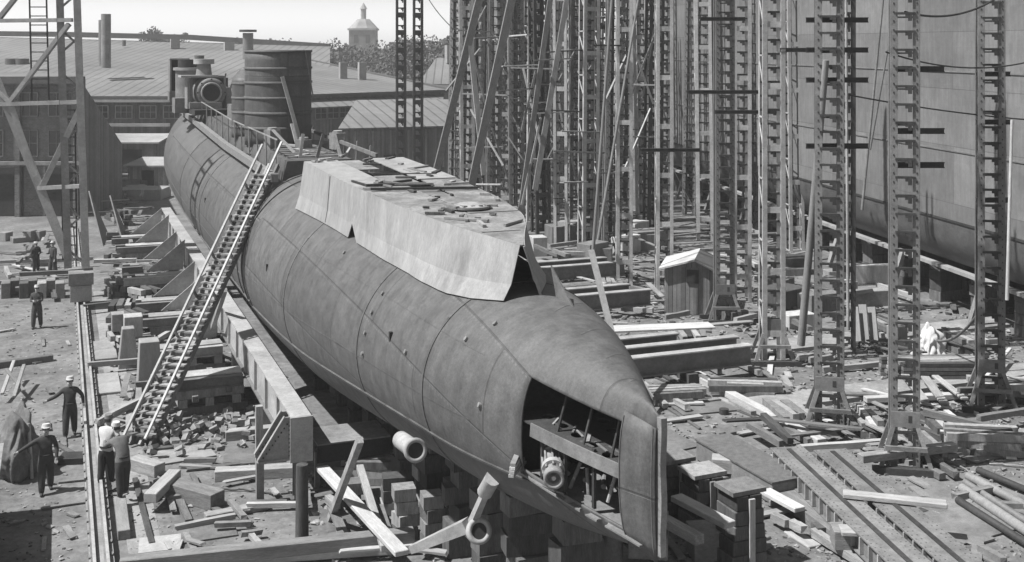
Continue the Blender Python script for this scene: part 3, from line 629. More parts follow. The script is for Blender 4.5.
# hall two: lower hipped hall to the right of the conning tower
h2_ = empty('store_hall', (45, 130, 0), 'lower hipped hall with pale roof and a strip of small windows beside the conning tower', 'building')
A, B, C_, D = atd(296, 95, 112), atd(448, 89.5, 125), atd(300, 60, 152), atd(262, 57, 152)
B.z = A.z = 7.6; C_.z = D.z = 10.6
m_ = MB(); slab(m_, [A, B, C_, D], 'roof'); m_.build('roof', h2_)
m_ = MB(); m_.bar(A + Vector((0, 0, -.15)), B + Vector((0, 0, -.15)), .3, .3, 'roof_d'); m_.bar(B + Vector((0, 0, .05)), C_ + Vector((0, 0, .05)), .35, .3, 'roof_d'); m_.build('eaves_gutter', h2_)
m_ = MB(); wall_quad(m_, A + FW * .8, B + FW * .8, 0, 7.3, 'boards'); m_.build('wall', h2_)
u = (B - A).normalized()
for i in range(8):
    c = A + (B - A) * (.14 + i * .075) + FW * .75; c.z = 5.65; window(h2_, c, u, 1.3, 1.1, nx=2)
m_ = MB(); q0, q1 = A + (B - A) * .05 - FW * 2.2, A + (B - A) * .97 - FW * 2.2; q0.z = q1.z = 6.4; q2, q3 = q1 + FW * 2.8, q0 + FW * 2.8; q2.z = q3.z = 7.1; slab(m_, [q0, q1, q2, q3], 'roof'); m_.build('awning_roof', h2_)
for (px, p1) in ((343, 57), (362, 60)):
    m_ = MB(); c = atd(px, 72, 130); m_.box(c, (.8, .8, 2.2), 'plaster'); m_.build('chimney', h2_)
h3 = empty('lean_to_shed', (45, 104, 0), 'grey lean-to shed with flat sheet roof and dark board wall under the hipped hall', 'building')
m_ = MB(); q = [atd(338, 128, 100), atd(470, 128, 104), atd(470, 99, 116), atd(356, 99, 114)]; q[0].z = q[1].z = 5.2; q[2].z = q[3].z = 7.0; slab(m_, q, 'roof'); m_.build('roof', h3)
m_ = MB(); wall_quad(m_, q[0] + FW * .5, q[1] + FW * .5, 0, 5.0, 'boards'); m_.build('wall', h3)
u = (q[1] - q[0]); u.z = 0; u.normalize()
for i in range(7):
    c = q[0] + u * (1.4 + i * 1.6) + FW * .46; c.z = 3.2; m_ = MB(); m_.box(c, (.16, .12, 3.4), 'concrete', math.atan2(u.y, u.x)); m_.build('wall_post', h3)
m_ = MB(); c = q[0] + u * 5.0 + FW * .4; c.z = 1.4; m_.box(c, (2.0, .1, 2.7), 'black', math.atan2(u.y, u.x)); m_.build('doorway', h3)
# gabled house far right of the trees
h4 = empty('gabled_house', atd(436, 100, 170).xy.to_3d(), 'small pale gabled house among the far trees, left of the dense staging', 'building')
m_ = MB(); a, b = atd(418, 84, 165), atd(462, 84, 165); wall_quad(m_, a, b, 0, a.z, 'plaster'); m_.build('wall', h4)
m_ = MB(); r0 = atd(436, 58, 172); r1 = atd(470, 58, 172); slab(m_, [a, b, r1, r0], 'roof'); m_.build('roof', h4)
m_ = MB(); m_.box(atd(451, 54, 171), (1.6, 1.2, 2.6), 'plaster'); m_.build('chimney', h4)
# brick workshop on the left, behind the crane leg
h5 = empty('brick_workshop', atd(20, 218, 84).xy.to_3d(), 'dark brick workshop front with rows of windows behind the crane leg on the left', 'building')
a, b = atd(-260, 218, 84), atd(83, 218, 84); m_ = MB(); wall_quad(m_, a, b, 0, 9.9, 'brick', .5); m_.build('wall', h5)
u = (b - a); u.z = 0; u.normalize()
m_ = MB(); q_ = b + FW * 7 + RT * .5; m_.prism([Vector((b.x, b.y, 0)), Vector((q_.x, q_.y, 0)), Vector((q_.x, q_.y, 4.6)), Vector((b.x, b.y, 9.6))], FW.cross(Vector((0, 0, 1))) * -.3, 'boards'); m_.build('gable_wall', h5)
e0, e1 = atd(-260, 80, 83.2), atd(84, 80, 83.2); f0, f1 = atd(-260, 70, 104), atd(84, 73, 104); m_ = MB(); slab(m_, [e0, e1, f1, f0], 'roof', .3); m_.build('roof', h5)
m_ = MB(); m_.bar(e0, e1, .5, .5, 'roof_d'); m_.build('eaves_gutter', h5)
for row, (z, ht, wd) in enumerate(((8.1, 1.7, 1.7), (5.3, 1.9, 1.7))):
    for i in range(7):
        c = b - u * (1.6 + i * 2.5) ; c.z = z; c -= FW * .02; window(h5, c, u, wd, ht, fm='steel_m')
for i, x in enumerate((1.4, 5.6, 10.5)):
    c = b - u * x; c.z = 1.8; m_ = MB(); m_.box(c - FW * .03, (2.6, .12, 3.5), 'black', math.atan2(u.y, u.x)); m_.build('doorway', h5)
m_ = MB(); m_.bar(b - u * 18 - FW * .4 + Vector((0, 0, 4.0)), b - FW * .4 + Vector((0, 0, 4.0)), .3, .25, 'steel_m'); m_.build('crane_girder', h5)
for i in range(4):
    c = b - u * (.4 + i * 4.2) - FW * .25; m_ = MB(); m_.box((c.x, c.y, 4.9), (.35, .35, 9.8), 'brick', math.atan2(u.y, u.x)); m_.build('pilaster', h5)
# flat roofed sheds
def shed(name, pxa, pxb, d, h0, h1_, label, wm='boards', door=None, depth=4.5):
    a, b = atd(pxa, 100, d), atd(pxb, 100, d); s_ = empty(name, ((a.x + b.x) / 2, (a.y + b.y) / 2, 0), label, 'shed'); u = (b - a).normalized(); rz = math.atan2(u.y, u.x)
    m_ = MB(); 
    for (p, q) in ((a, b), (b, b + FW * depth), (b + FW * depth, a + FW * depth), (a + FW * depth, a)): wall_quad(m_, p, q, 0, h0, wm, .1)
    m_.build('wall', s_)
    a2, b2 = a - u * .3 - FW * .4, b + u * .3 - FW * .4; a2.z = b2.z = h0 + .05; c2_, d2_ = b2 + FW * (depth + .8), a2 + FW * (depth + .8); c2_.z = d2_.z = h1_
    m_ = MB(); slab(m_, [a2, b2, c2_, d2_], 'plaster', .14); m_.build('roof', s_)
    if door:
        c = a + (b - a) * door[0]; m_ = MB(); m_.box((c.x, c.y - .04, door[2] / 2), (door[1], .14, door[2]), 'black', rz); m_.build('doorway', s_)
    return s_
shed('board_shed', 85, 157, 112, 3.0, 3.5, 'low board shed with a dark doorway, left of the submarine far end', 'boards', (.62, 2.4, 2.3))
shed('low_shed', 128, 168, 100, 2.0, 2.3, 'small pale shed with a flat roof beside the far hull', 'boards_l', (.5, 1.0, 1.6))
# board watch hut among the towers
P0 = at(690, 308); hut = empty('board_hut', P0, 'small board hut with roof slopes painted as sunlit and shaded, and a square window, among the staging towers', 'hut')
rz = -.62; Mz = Matrix.Rotation(rz, 3, 'Z'); hw, hd, hh = 1.05, 1.3, 2.15
cn = [P0 + Mz @ Vector((x * hw, y * hd, 0)) for x, y in ((-1, -1), (1, -1), (1, 1), (-1, 1))]
for i, mm in enumerate(('boards', 'boards', 'boards', 'boards_l')):  # paler boards on the left wall paint in the sunlight
    m_ = MB(); wall_quad(m_, cn[i], cn[(i + 1) % 4], 0, hh, mm, .06); m_.build('wall', hut)
r0, r1 = P0 + Mz @ Vector((.35, -hd - .25, hh + .42)), P0 + Mz @ Vector((.35, hd + .25, hh + .42))
for sgn in (-1, 1):
    e0_, e1_ = P0 + Mz @ Vector((sgn * (hw + .25), -hd - .25, hh - .05)), P0 + Mz @ Vector((sgn * (hw + .25), hd + .25, hh - .05)); m_ = MB(); slab(m_, [e0_, e1_, r1, r0], 'pale_steel' if sgn < 0 else 'roof_d', .08); m_.build('roof_panel', hut)  # pale and dark slopes: sun and shade put into the roof colour
m_ = MB(); m_.prism([cn[0] + Vector((0, 0, hh)), cn[1] + Vector((0, 0, hh)), P0 + Mz @ Vector((.35, -hd, hh + .36))], (.03, .05, 0), 'boards'); m_.build('gable', hut)
m_ = MB(); m_.box(P0 + Mz @ Vector((.25, -hd - .04, 1.75)), (.55, .06, .6), 'black', rz); m_.build('window', hut)
# far church tower
ct_ = atd(363.5, 45, 380); ch = empty('church_tower', (ct_.x, ct_.y, 0), 'far brick tower with a tapering spire above the trees on the skyline', 'tower')
m_ = MB(); m_.box((ct_.x, ct_.y, 8.6), (8.4, 8.4, 17.4), 'brick', -YAW); m_.build('tower_wall', ch)
m_ = MB(); m_.box((ct_.x, ct_.y, 17.5), (9.2, 9.2, .6), 'plaster', -YAW); m_.build('cornice', ch)
m_ = MB(); m_.tube((ct_.x, ct_.y, 17.8), (ct_.x, ct_.y, 20.9), 5.0, 'plaster', r2=2.0, n=8); m_.tube((ct_.x, ct_.y, 20.8), (ct_.x, ct_.y, 24.2), .9, 'plaster', n=8); m_.tube((ct_.x, ct_.y, 24.2), (ct_.x, ct_.y, 26.2), 1.3, 'plaster', r2=.1, n=8); m_.build('spire', ch)
for i in (-1, 1):
    m_ = MB(); p = ct_ - FW * 4.25 + RT * i * 1.9; m_.box((p.x, p.y, 14.4), (1.3, .15, 2.6), 'black', -YAW); m_.build('window', ch)

# ------------------------------------------------------------------ trees
def tree(px, d, top, hw, label, group):
    c = atd(px, 45, d); H = CH - (top - HY) * d / F; t = empty('tree', (c.x, c.y, 0), label, 'tree', group)
    m_ = MB(); base = Vector((c.x, c.y, 0)); m_.tube(base, base + Vector((0, 0, H * .45)), .35, 'bark', r2=.22, n=10)
    for i in range(6):
        q = i * 1.05 + rnd.random(); m_.tube(base + Vector((0, 0, H * (.3 + i * .03))), base + Vector((math.cos(q) * hw * .5, math.sin(q) * hw * .5, H * (.6 + .05 * i))), .14, 'bark', r2=.05, n=6)
    m_.build('trunk', t)
    m_ = MB(); cl = []
    for i in range(26):
        q = rnd.uniform(0, 6.28); r_ = hw * rnd.random() ** .6; zz = rnd.uniform(.35, .93); r_ *= math.sin(min(1, (1.02 - zz) / .5) * 1.57)
        cl.append((base + Vector((math.cos(q) * r_, math.sin(q) * r_, H * zz)), hw * rnd.uniform(.2, .36)))
    for cc, rr in cl:
        for k in range(60):
            v = Vector((rnd.gauss(0, 1), rnd.gauss(0, 1), rnd.gauss(0, .8))).normalized() * rr * rnd.uniform(.55, 1.05); s_ = rnd.uniform(.18, .36)
            a_ = Vector((rnd.gauss(0, 1), rnd.gauss(0, 1), rnd.gauss(0, 1))).normalized(); b_ = a_.orthogonal().normalized(); o = cc + v
            m_.add([o + a_ * s_, o + b_ * s_, o - a_ * s_, o - b_ * s_], [(0, 1, 2, 3)], 'leaf')
    m_.build('crown', t)
for px, d, top, hw in ((322, 230, 45, 5), (337, 240, 41, 6), (352, 250, 46, 6), (381, 240, 44, 6), (398, 230, 38, 6.5), (413, 215, 34, 6.5), (428, 220, 37, 6.5), (444, 200, 40, 6), (458, 205, 36, 6), (475, 210, 38, 6), (495, 200, 40, 6), (520, 210, 38, 7), (545, 210, 40, 7), (575, 210, 40, 7)):
    tree(px, d, top, hw, 'leafy tree in the skyline row between the roofs and the staging', 'trees along the skyline')
for px, top in ((150, 27), (165, 29), (181, 32), (238, 38), (268, 39), (283, 40)): tree(px, 260, top, 4.5, 'treetop showing over the long ridge of the workshop hall', 'trees behind the workshop hall')

# ------------------------------------------------------------------ staging towers
def rung_mesh(wd, m, br=True, h_=.055):
    mb = MB(); mb.box((0, 0, 0), (wd + .1, .12, h_ + .015), 'steel_d')
    if br: mb.box((wd * .28, -.03, -.12), (.11, .09, .20), 'steel_d'); mb.box((wd * .14, -.03, -.07), (.14, .06, .09), 'steel_d')
    return mb
def tower_proto(kind, H=21):
    t = empty('staging_tower', (0, 0, 0), 'x', 'tower')
    if kind == 'ladder':
        W_, D_ = .74, .6
        for sx, sy, wd in ((-1, -1, .20), (1, -1, .20), (-1, 1, .12), (1, 1, .12)):
            mb = MB(); mb.box((sx * (W_ / 2 - wd / 2 + .05), sy * D_ / 2, H / 2), (wd, .03, H), 'steel_m'); mb.box((sx * (W_ / 2 + .05), sy * (D_ / 2 - .06), H / 2), (.03, .14, H), 'steel_m')
            for k in range(int(H / .26)): mb.box((sx * (W_ / 2 - .03), sy * D_ / 2 - .02, k * .26 + .1), (.035, .02, .05), 'steel_d')
            mb.build('post', t)
        base = rung_mesh(W_ - .25, 'steel_d').build('rung', t); base.location.z = .6; base.location.y = -D_ / 2 + .0
        for k in range(1, int(H / .53) - 1): c = base.copy(); col.objects.link(c); c.parent = t; c.location = (0, -D_ / 2, .6 + k * .53)
        rr = MB(); rr.box((0, 0, 0), (W_, .05, .05), 'steel_d'); rb_ = rr.build('rear_rung', t); rb_.location = (0, D_ / 2 - .03, .5)
        for k in range(1, int(H / 1.06) - 1): c = rb_.copy(); col.objects.link(c); c.parent = t; c.location = (0, D_ / 2 - .03, k * 1.06 + .5)
        mb = MB()
        for k in range(int(H / 1.06) - 1):
            for sx in (-1, 1): mb.bar((sx * W_ / 2, (-D_ / 2 + .1) * (1 if k % 2 else -1), k * 1.06), (sx * W_ / 2, (D_ / 2 - .1) * (1 if k % 2 else -1), k * 1.06 + 1.06), .03, .06, 'steel_m')
        mb.build('rear_lacing', t)
    else:
        W_, D_ = .86, .8; pm = 'pale_steel' if kind == 'batten' else 'steel_d'
        for sx, sy in ((-1, -1), (1, -1), (-1, 1), (1, 1)):
            mb = MB(); mb.box((sx * (W_ / 2 - .08), sy * D_ / 2, H / 2), (.17, .03, H), pm); mb.box((sx * W_ / 2, sy * (D_ / 2 - .07), H / 2), (.03, .14, H), pm); mb.build('post', t)
        mb = MB(); mb.box((0, 0, 0), (W_ - .3, .04, .24), pm); b0_ = mb.build('batten', t); b0_.location = (0, -D_ / 2 + .04, 1.2)
        sp_ = 2.4 if kind == 'batten' else 1.1
        for k in range(1, int(H / sp_)): c = b0_.copy(); col.objects.link(c); c.parent = t; c.location = (0, -D_ / 2 + .04, 1.2 + k * sp_)
        r0_ = rung_mesh(W_ - .2, 'steel_m', h_=.07).build('rung', t); r0_.location = (0, D_ / 2, .5)
        for k in range(1, int(H / .55)): c = r0_.copy(); col.objects.link(c); c.parent = t; c.location = (0, D_ / 2, .5 + k * .55)
        mb = MB()
        for k in range(int(H / 1.2)):
            for sx in (-1, 1): mb.bar((sx * W_ / 2, -D_ / 2, k * 1.2), (sx * W_ / 2, D_ / 2, k * 1.2 + (1.1 if k % 2 else -.0)), .03, .06, pm)
        mb.build('side_lacing', t)
    return t
PR = {k: tower_proto(k) for k in ('ladder', 'batten', 'dark')}
USED = set()
def tower(kind, p, label, rz, group=None, sc=(1, 1, 1), tilt=(0, 0)):
    src = PR[kind]
    if kind not in USED:
        USED.add(kind); o = src; o.location = p; o.rotation_euler.z = rz; o.scale = sc; o['label'] = label
        if group: o['group'] = group
    else:
        o = src.copy(); col.objects.link(o); o.location = p; o.rotation_euler.z = rz; o.scale = sc; o['label'] = label
        if 'group' in o and not group: del o['group']
        if group: o['group'] = group
        for chd in src.children:
            if chd.get('footing'): continue
            d = chd.copy(); col.objects.link(d); d.parent = o
    o.rotation_euler.x, o.rotation_euler.y = tilt
    return o
def footing(t, wd, ht, m):      # tapered plate and splayed legs on a sill, as parts of the tower
    mb = MB(); mb.prism([Vector((-.42, -.34, ht)), Vector((.42, -.34, ht)), Vector((.42, -.34, ht + .45)), Vector((-.42, -.34, ht + .45))], (0, -.03, 0), m); o = mb.build('base_plate', t); o.location = (0, 0, 0); o['footing'] = 1
    for sx in (-1, 1):
        for sy in (-1, 1):
            mb = MB(); mb.bar((sx * wd / 2, sy * .55, .1), (sx * .33, sy * .3, ht + .1), .13, .10, m); o = mb.build('splayed_leg', t); o.location = (0, 0, 0); o['footing'] = 1
    mb = MB(); mb.box((0, -.6, .10), (wd + .5, .24, .2), 'steel_d'); mb.box((0, .6, .10), (wd + .5, .24, .2), 'steel_d'); mb.box((0, -.6, .75), (wd * .8, .1, .12), m); o = mb.build('sill', t); o.location = (0, 0, 0); o['footing'] = 1
GT = 'staging towers beside the big ship'
T = []
NAMED = [('ladder', 904, 468, .95, 'nearest rust dark ladder-like staging tower on splayed feet, standing on the right yard', 1),
 ('ladder', 829, 428, 1.05, 'ladder-like staging tower on splayed feet with a pale pole leaning on it', 1),
 ('ladder', 990, 408, 1.0, 'tall laddered staging tower nearest the right edge of the picture', 1),
 ('batten', 772, 362, 1.0, 'pale battened staging tower with open panels in front of the mid ship hull', 1),
 ('ladder', 724, 322, 1.0, 'grey laddered staging tower standing right of the board hut', 1),
 ('batten', 664, 296, .95, 'pale battened staging tower directly left of the board hut', 0),
 ('batten', 624, 284, .95, 'pale battened staging tower left of the hut, behind the upper cross girder', 0),
 ('dark', 846, 352, .8, 'dark broad staging tower behind the second front tower', 0),
 ('batten', 741, 300, 1.0, 'thin pale staging tower just behind the tower right of the hut', 0)]
for kind, px, py, s_, lab, ft in NAMED:
    p = at(px, py); t = tower(kind, p, lab, -R(33) if px > 800 else -R(22), GT, (s_, s_, 1)); T.append(t)
    if ft: footing(t, 1.5, 1.3, 'steel_m')
FG = 'staging towers in the dense forest left of the ship'
rows = [(456, 215), (468, 224), (481, 212), (492, 228), (505, 218), (517, 236), (530, 222), (541, 240), (551, 226), (562, 245), (575, 232), (588, 250), (601, 238), (611, 255),
        (462, 186), (475, 190), (487, 184), (499, 192), (512, 188), (524, 194), (537, 186), (548, 196), (559, 190), (571, 198), (584, 192), (596, 203), (640, 210), (652, 235), (690, 215), (705, 240), (750, 232), (795, 250), (648, 180), (680, 188), (459, 200), (465, 176), (472, 205), (480, 178), (490, 200), (497, 178), (503, 205), (510, 176), (520, 205), (527, 182), (534, 208), (545, 180), (555, 207), (566, 180), (573, 212), (582, 182), (592, 215), (603, 186), (620, 200), (632, 188), (645, 222), (665, 205)]
for i, (px, py) in enumerate(rows):
    k = ('ladder', 'batten', 'dark', 'ladder', 'batten')[i % 5]; t = tower(k, at(px, py), {'ladder': 'narrow laddered tower, one of the dense staging forest', 'dark': 'dark laced tower, one of the dense staging forest', 'batten': 'pale battened tower, one of the dense staging forest'}[k], -R(rnd.uniform(0, 50)), FG, (rnd.uniform(.95, 1.35), rnd.uniform(.9, 1.3), rnd.uniform(1.1, 1.3)), (rnd.uniform(-.012, .012), rnd.uniform(-.02, .02)))
for px, py, lab in ((401, 160, 'slim isolated ladder tower in front of the sky and hall roofs, left one of two'), (418, 158, 'slim isolated ladder tower in front of the sky and hall roofs, right one of two')):
    tower('dark', at(px, py + 32), lab, -R(10), None, (.95, .8, 1.35))
# horizontal staging planks and ties in the forest
for i in range(46):
    px = rnd.uniform(455, 640); d = rnd.uniform(58, 92); py = rnd.uniform(0, 205); wd = rnd.uniform(20, 55); a, b = atd(px, py, d), atd(px + wd, py + rnd.uniform(-3, 3), d + rnd.uniform(-3, 3))
    m = rnd.choice(['wood_m', 'wood_l', 'steel_m', 'steel_d']); m_ = MB(); m_.bar(a, b, .25, .07, m)
    if min(a.z, b.z) < .3: continue
    tag(m_.build('staging_plank', origin=a), {'wood_m': 'weathered', 'wood_l': 'pale', 'steel_m': 'grey', 'steel_d': 'dark'}[m] + ' tie plank laid across the dense staging forest', 'plank', 'tie planks in the staging')
# bracket arms standing out from the front towers
def arm(px0, px1, py, d, label, t=None):
    a, b = atd(px0, py, d), atd(px1, py, d); m_ = MB(); m_.ibeam(a, b, .12, .17, 'steel_d'); 
    bpy.context.view_layer.update(); t = t or min(T, key=lambda q: (q.location.xy - ((a + b) / 2).xy).length); o = m_.build('bracket_arm', origin=a); o.parent = t; o.matrix_parent_inverse = t.matrix_world.inverted(); o['footing'] = 1
for py in (69, 131, 165): arm(893, 944, py, 34.0, 'dark bracket arm sticking out of the nearest staging tower')
for py in (20, 50, 80, 146): arm(806, 868, py, 37.6, 'dark bracket arm crossing the second front staging tower')
for py in (74, 122, 200): arm(976, 1010, py, 39.8, 'dark bracket arm on the rightmost staging tower')
for px0, px1, py, d in ((688, 760, 92, 50), (715, 780, 112, 50), (640, 700, 150, 55), (780, 820, 50, 45), (700, 745, 19, 50)): arm(px0, px1, py, d, 'dark bar running between the middle staging towers')
def pole(x0, y0, x1, y1, d0, d1, r_, m, label, flat=False, name='leaning_pole', group=None):
    a, b = atd(x0, y0, d0), atd(x1, y1, d1); m_ = MB(); (m_.bar(a, b, r_ * 2, r_ * (.8 if not flat else .5), m) if flat else m_.tube(a, b, r_, m, r2=r_ * .8, n=10)); return tag(m_.build(name, origin=a), label, 'pole', group)
pole(437, 168, 484, -20, 64, 58, .20, 'wood_l', 'thick spar leaning to the right at the left edge of the dense staging', True)
pole(470, 192, 517, -25, 58, 55, .20, 'wood_l', 'second thick spar leaning beside the first at the left of the staging', True)
pole(535, 190, 570, -20, 56, 60, .14, 'wood_m', 'long brown spar leaning through the dense staging', True)
pole(520, 215, 553, -20, 58, 60, .14, 'wood_m', 'long spar leaning left of the tallest dense towers', True)
pole(484, 175, 470, 40, 60, 60, .14, 'wood_l', 'pale splintered board standing between two thick spars', True)
pole(616, 350, 591, 250, 38.5, 41, .11, 'wood_l', 'bright pale plank leaning on the cross girders right of the hull', True)
pole(593, 252, 612, 0, 52, 52, .08, 'wood_l', 'slender pale pole upright in front of the dense staging')
pole(598, 240, 640, -10, 53, 55, .07, 'wood_m', 'thin pole crossing the pale towers')
pole(801, 345, 826, 60, 38.2, 37.2, .13, 'wood_l', 'long pale pole leaning on the second front staging tower')
pole(848, 330, 846, -20, 38.5, 38.5, .05, 'steel_l', 'thin upright tube right of the second front tower')
pole(862, 210, 885, -20, 42, 42, .05, 'steel_m', 'thin raking tube in front of the ship plating')
pole(870, 150, 893, 20, 43, 43, .04, 'steel_m', 'second thin raking tube in front of the ship plating')
pole(1007, 300, 1012, 120, 38.5, 38.5, .06, 'wood_l', 'slim pale pole beside the rightmost tower')
for i in range(44):
    px = rnd.uniform(455, 690); d = rnd.uniform(56, 90); py = rnd.uniform(-10, 150); dx_ = rnd.choice((-1, 1)) * rnd.uniform(12, 34); a, b = atd(px, py, d), atd(px + dx_, py + rnd.uniform(40, 90), d + rnd.uniform(-2, 2)); m = rnd.choice(['pale_steel', 'steel_l', 'steel_m', 'wood_m'])
    if min(a.z, b.z) < .3: continue
    m_ = MB(); m_.bar(a, b, .11, .05, m); tag(m_.build('diagonal_brace', origin=a), {'pale_steel': 'whitish', 'steel_l': 'pale', 'steel_m': 'dull', 'wood_m': 'wooden'}[m] + ' diagonal brace between the towers of the dense staging', 'brace', 'diagonal braces in the staging')
def cable(pts, r_, label, m='steel_d'):
    c = bpy.data.curves.new('cable', 'CURVE'); c.dimensions = '3D'; c.bevel_depth = r_; sp = c.splines.new('POLY'); sp.points.add(len(pts) - 1)
    for i, p in enumerate(pts): sp.points[i].co = (*p, 1)
    o = bpy.data.objects.new('cable', c); col.objects.link(o); c.materials.append(M[m])
    me = bpy.data.meshes.new_from_object(o); bpy.data.objects.remove(o); o = bpy.data.objects.new('cable', me); col.objects.link(o); return tag(o, label, 'cable')
def sag(a, b, s_, n=20): return [a + (b - a) * (i / n) - Vector((0, 0, 4 * s_ * (i / n) * (1 - i / n))) for i in range(n + 1)]
cable(sag(atd(849, 95, 37.6), atd(1060, 122, 41), .12), .025, 'thin cable stretched from the second tower past the rightmost tower')
cable(sag(atd(886, 52, 34), atd(1060, 52, 39), .5), .025, 'thin cable sagging across the ship plating at the top right')
cable(sag(atd(905, 12, 34), atd(1000, -4, 39), .35), .035, 'thick cable sagging at the very top right of the ship plating')
cable(sag(at(935, 340, .9), atd(988, 298, 39.3), .5), .05, 'pale hose hanging from the rightmost tower down to the ground', 'canvas')
cable(sag(atd(418, -20, 115), atd(470, 40, 80), .8), .04, 'wire running from the isolated ladder tower to the staging')

# ================================================================== YARD
def baulk(p0, p1, wd, ht, z0, m, label, cat='timber', name='timber_baulk', group=None, z1=None, bev=.015):
    a, b = at(*p0, z0), at(*p1, z0 if z1 is None else z1); a.z = z0 + ht / 2; b.z = (z0 if z1 is None else z1) + ht / 2
    d = b - a; L = d.length; m_ = MB(); m_.box((0, 0, 0), (wd, ht, L), m)   # local Z along the grain
    o = m_.build(name, bevel=bev); o.location = (a + b) / 2
    z = d.normalized(); x = Vector((0, 0, 1)).cross(z).normalized(); y = z.cross(x); o.rotation_euler = Matrix((x, y, z)).transposed().to_euler()
    return tag(o, label, cat, group)
PL = {}
def plank_proto(L, wd, ht, m):
    k = (L, wd, ht, m, rnd.randint(0, 2))
    if k not in PL:
        m_ = MB(); nseg = 4; vs = []; bw_ = rnd.uniform(-.04, .04) * L; tw = rnd.uniform(-.1, .1)
        for i in range(nseg + 1):
            t = i / nseg; cx_ = bw_ * 4 * t * (1 - t) * .3; w2, h2_ = wd / 2 * rnd.uniform(.88, 1.06), ht / 2 * rnd.uniform(.85, 1.08); q = tw * (t - .5)
            for (a, b) in ((-1, -1), (1, -1), (1, 1), (-1, 1)):
                x_, y_ = a * w2, b * h2_; vs.append(Vector((x_ * math.cos(q) - y_ * math.sin(q) + cx_, x_ * math.sin(q) + y_ * math.cos(q), (t - .5) * L + (rnd.uniform(-.04, .04) if i in (0, nseg) else 0))))
        m_.add(vs, [(i * 4 + j, i * 4 + (j + 1) % 4, (i + 1) * 4 + (j + 1) % 4, (i + 1) * 4 + j) for i in range(nseg) for j in range(4)] + [(3, 2, 1, 0), (nseg * 4, nseg * 4 + 1, nseg * 4 + 2, nseg * 4 + 3)], m); PL[k] = m_.mesh('plank')
    return PL[k]
TONE = {'wood_l': 'pale', 'wood_m': 'weathered grey', 'wood_d': 'dark', 'steel_m': 'rusty steel', 'steel_l': 'grey steel', 'steel_d': 'dark steel', 'concrete': 'grey'}
def scatter(rect, n, place, mats, Ls=(1.0, 1.8, 3.0), secs=((.2, .05), (.26, .06), (.2, .2)), z=(0, .25), align=.7, base=R(90), xmin=None, xmax=None):
    k = 0; tries = 0
    while k < n and tries < n * 20:
        tries += 1; px, py = rnd.uniform(rect[0], rect[2]), rnd.uniform(rect[1], rect[3]); p = at(px, py)
        if xmin is not None and p.x < xmin or xmax is not None and p.x > xmax: continue
        L = rnd.choice(Ls); wd, ht = rnd.choice(secs); m = rnd.choice(mats); k += 1
        o = bpy.data.objects.new('timber_baulk' if ht > .1 else 'plank', plank_proto(L, wd, ht, m)); col.objects.link(o)
        an = (base if rnd.random() < .6 else base + R(90)) + rnd.gauss(0, .15) if rnd.random() < align else rnd.uniform(0, 3.14)
        z0 = rnd.uniform(*z); dr = Vector((math.cos(an), math.sin(an), rnd.uniform(-.04, .04) if z0 < .1 else rnd.uniform(-.1, .1))).normalized()
        x = Vector((0, 0, 1)).cross(dr).normalized(); y = dr.cross(x); o.rotation_euler = Matrix((x, y, dr)).transposed().to_euler(); o.location = (p.x, p.y, z0 + ht / 2 + .01 + abs(dr.z) * L / 2)
        ln = 'short' if L < 1.3 else ('long' if L > 2.5 else 'middling'); kind = ('baulk' if ht > .1 else 'plank')
        tag(o, f'{ln} {TONE[m]} {kind} lying loose {place}', 'timber', f'{ln} {TONE[m]} {kind}s {place}')
WM = ['wood_l', 'wood_m', 'wood_m', 'wood_d', 'steel_m']
# --- beside the submarine's port side: launching girder, cross girders, cribs
lg = empty('plate_girder', (6.45, 50, 0), 'long riveted plate girder running along the port side beneath the submarine hull', 'girder')
GX, GT_, GY0, GY1 = 6.12, 2.30, 31.5, 75.0; GM = (GY0 + GY1) / 2; GL = GY1 - GY0
m_ = MB(); m_.box((GX, GM, GT_ - .03), (.56, GL, .05), 'steel_l'); m_.build('top_flange', lg)
m_ = MB(); m_.box((GX - .12, GM, GT_ - .60), (.04, GL, 1.08), 'steel_l'); m_.build('web', lg)
m_ = MB(); m_.box((GX, GM, GT_ - 1.16), (.5, GL, .05), 'steel_m'); m_.build('bottom_flange', lg)
for y in range(21): m_ = MB(); m_.box((GX - .18, GY0 + .5 + y * 2.1, GT_ - .60), (.09, .07, 1.06), 'steel_l'); m_.build('stiffener', lg)
m_ = MB(); m_.box((GX, GY0 - .03, GT_ - .62), (.62, .05, 1.22), 'steel_l'); m_.build('end_plate', lg)
for dz in (0, 1):
    y_ = GY0 + .15 + dz * .55; m_ = MB(); m_.prism([Vector((5.0, y_, 1.15)), Vector((GX - .22, y_, 1.15)), Vector((GX - .22, y_, 2.26)), Vector((GX - .42, y_, 2.26))], (0, .05, 0), 'steel_l')
    m_.bar((4.98, y_ + .02, 1.12), (GX - .2, y_ + .02, 1.12), .12, .06, 'steel_l'); m_.bar((4.98, y_ + .02, 1.17), (GX - .42, y_ + .02, 2.28), .12, .05, 'steel_l')
    for i in range(9): m_.box(Vector((5.12 + i * .08, y_ - .02, 1.24 + i * .105)), (.035, .03, .035), 'steel_d')
    for i in range(9): m_.box(Vector((GX - .30, y_ - .02, 1.22 + i * .115)), (.035, .03, .035), 'steel_d')
    m_.build('gusset_plate', lg)
for y in (GY0 + .3, 37.5, 44, 51): m_ = MB(); m_.ibeam((GX, y, .0), (GX, y, 1.12), .32, .32, 'steel_m'); m_.build('support_post', lg)
for y in (GY0 + .3,): m_ = MB(); m_.bar((5.05, y, 0), (5.05, y, 1.1), .2, .2, 'steel_m'); m_.build('support_post', lg)
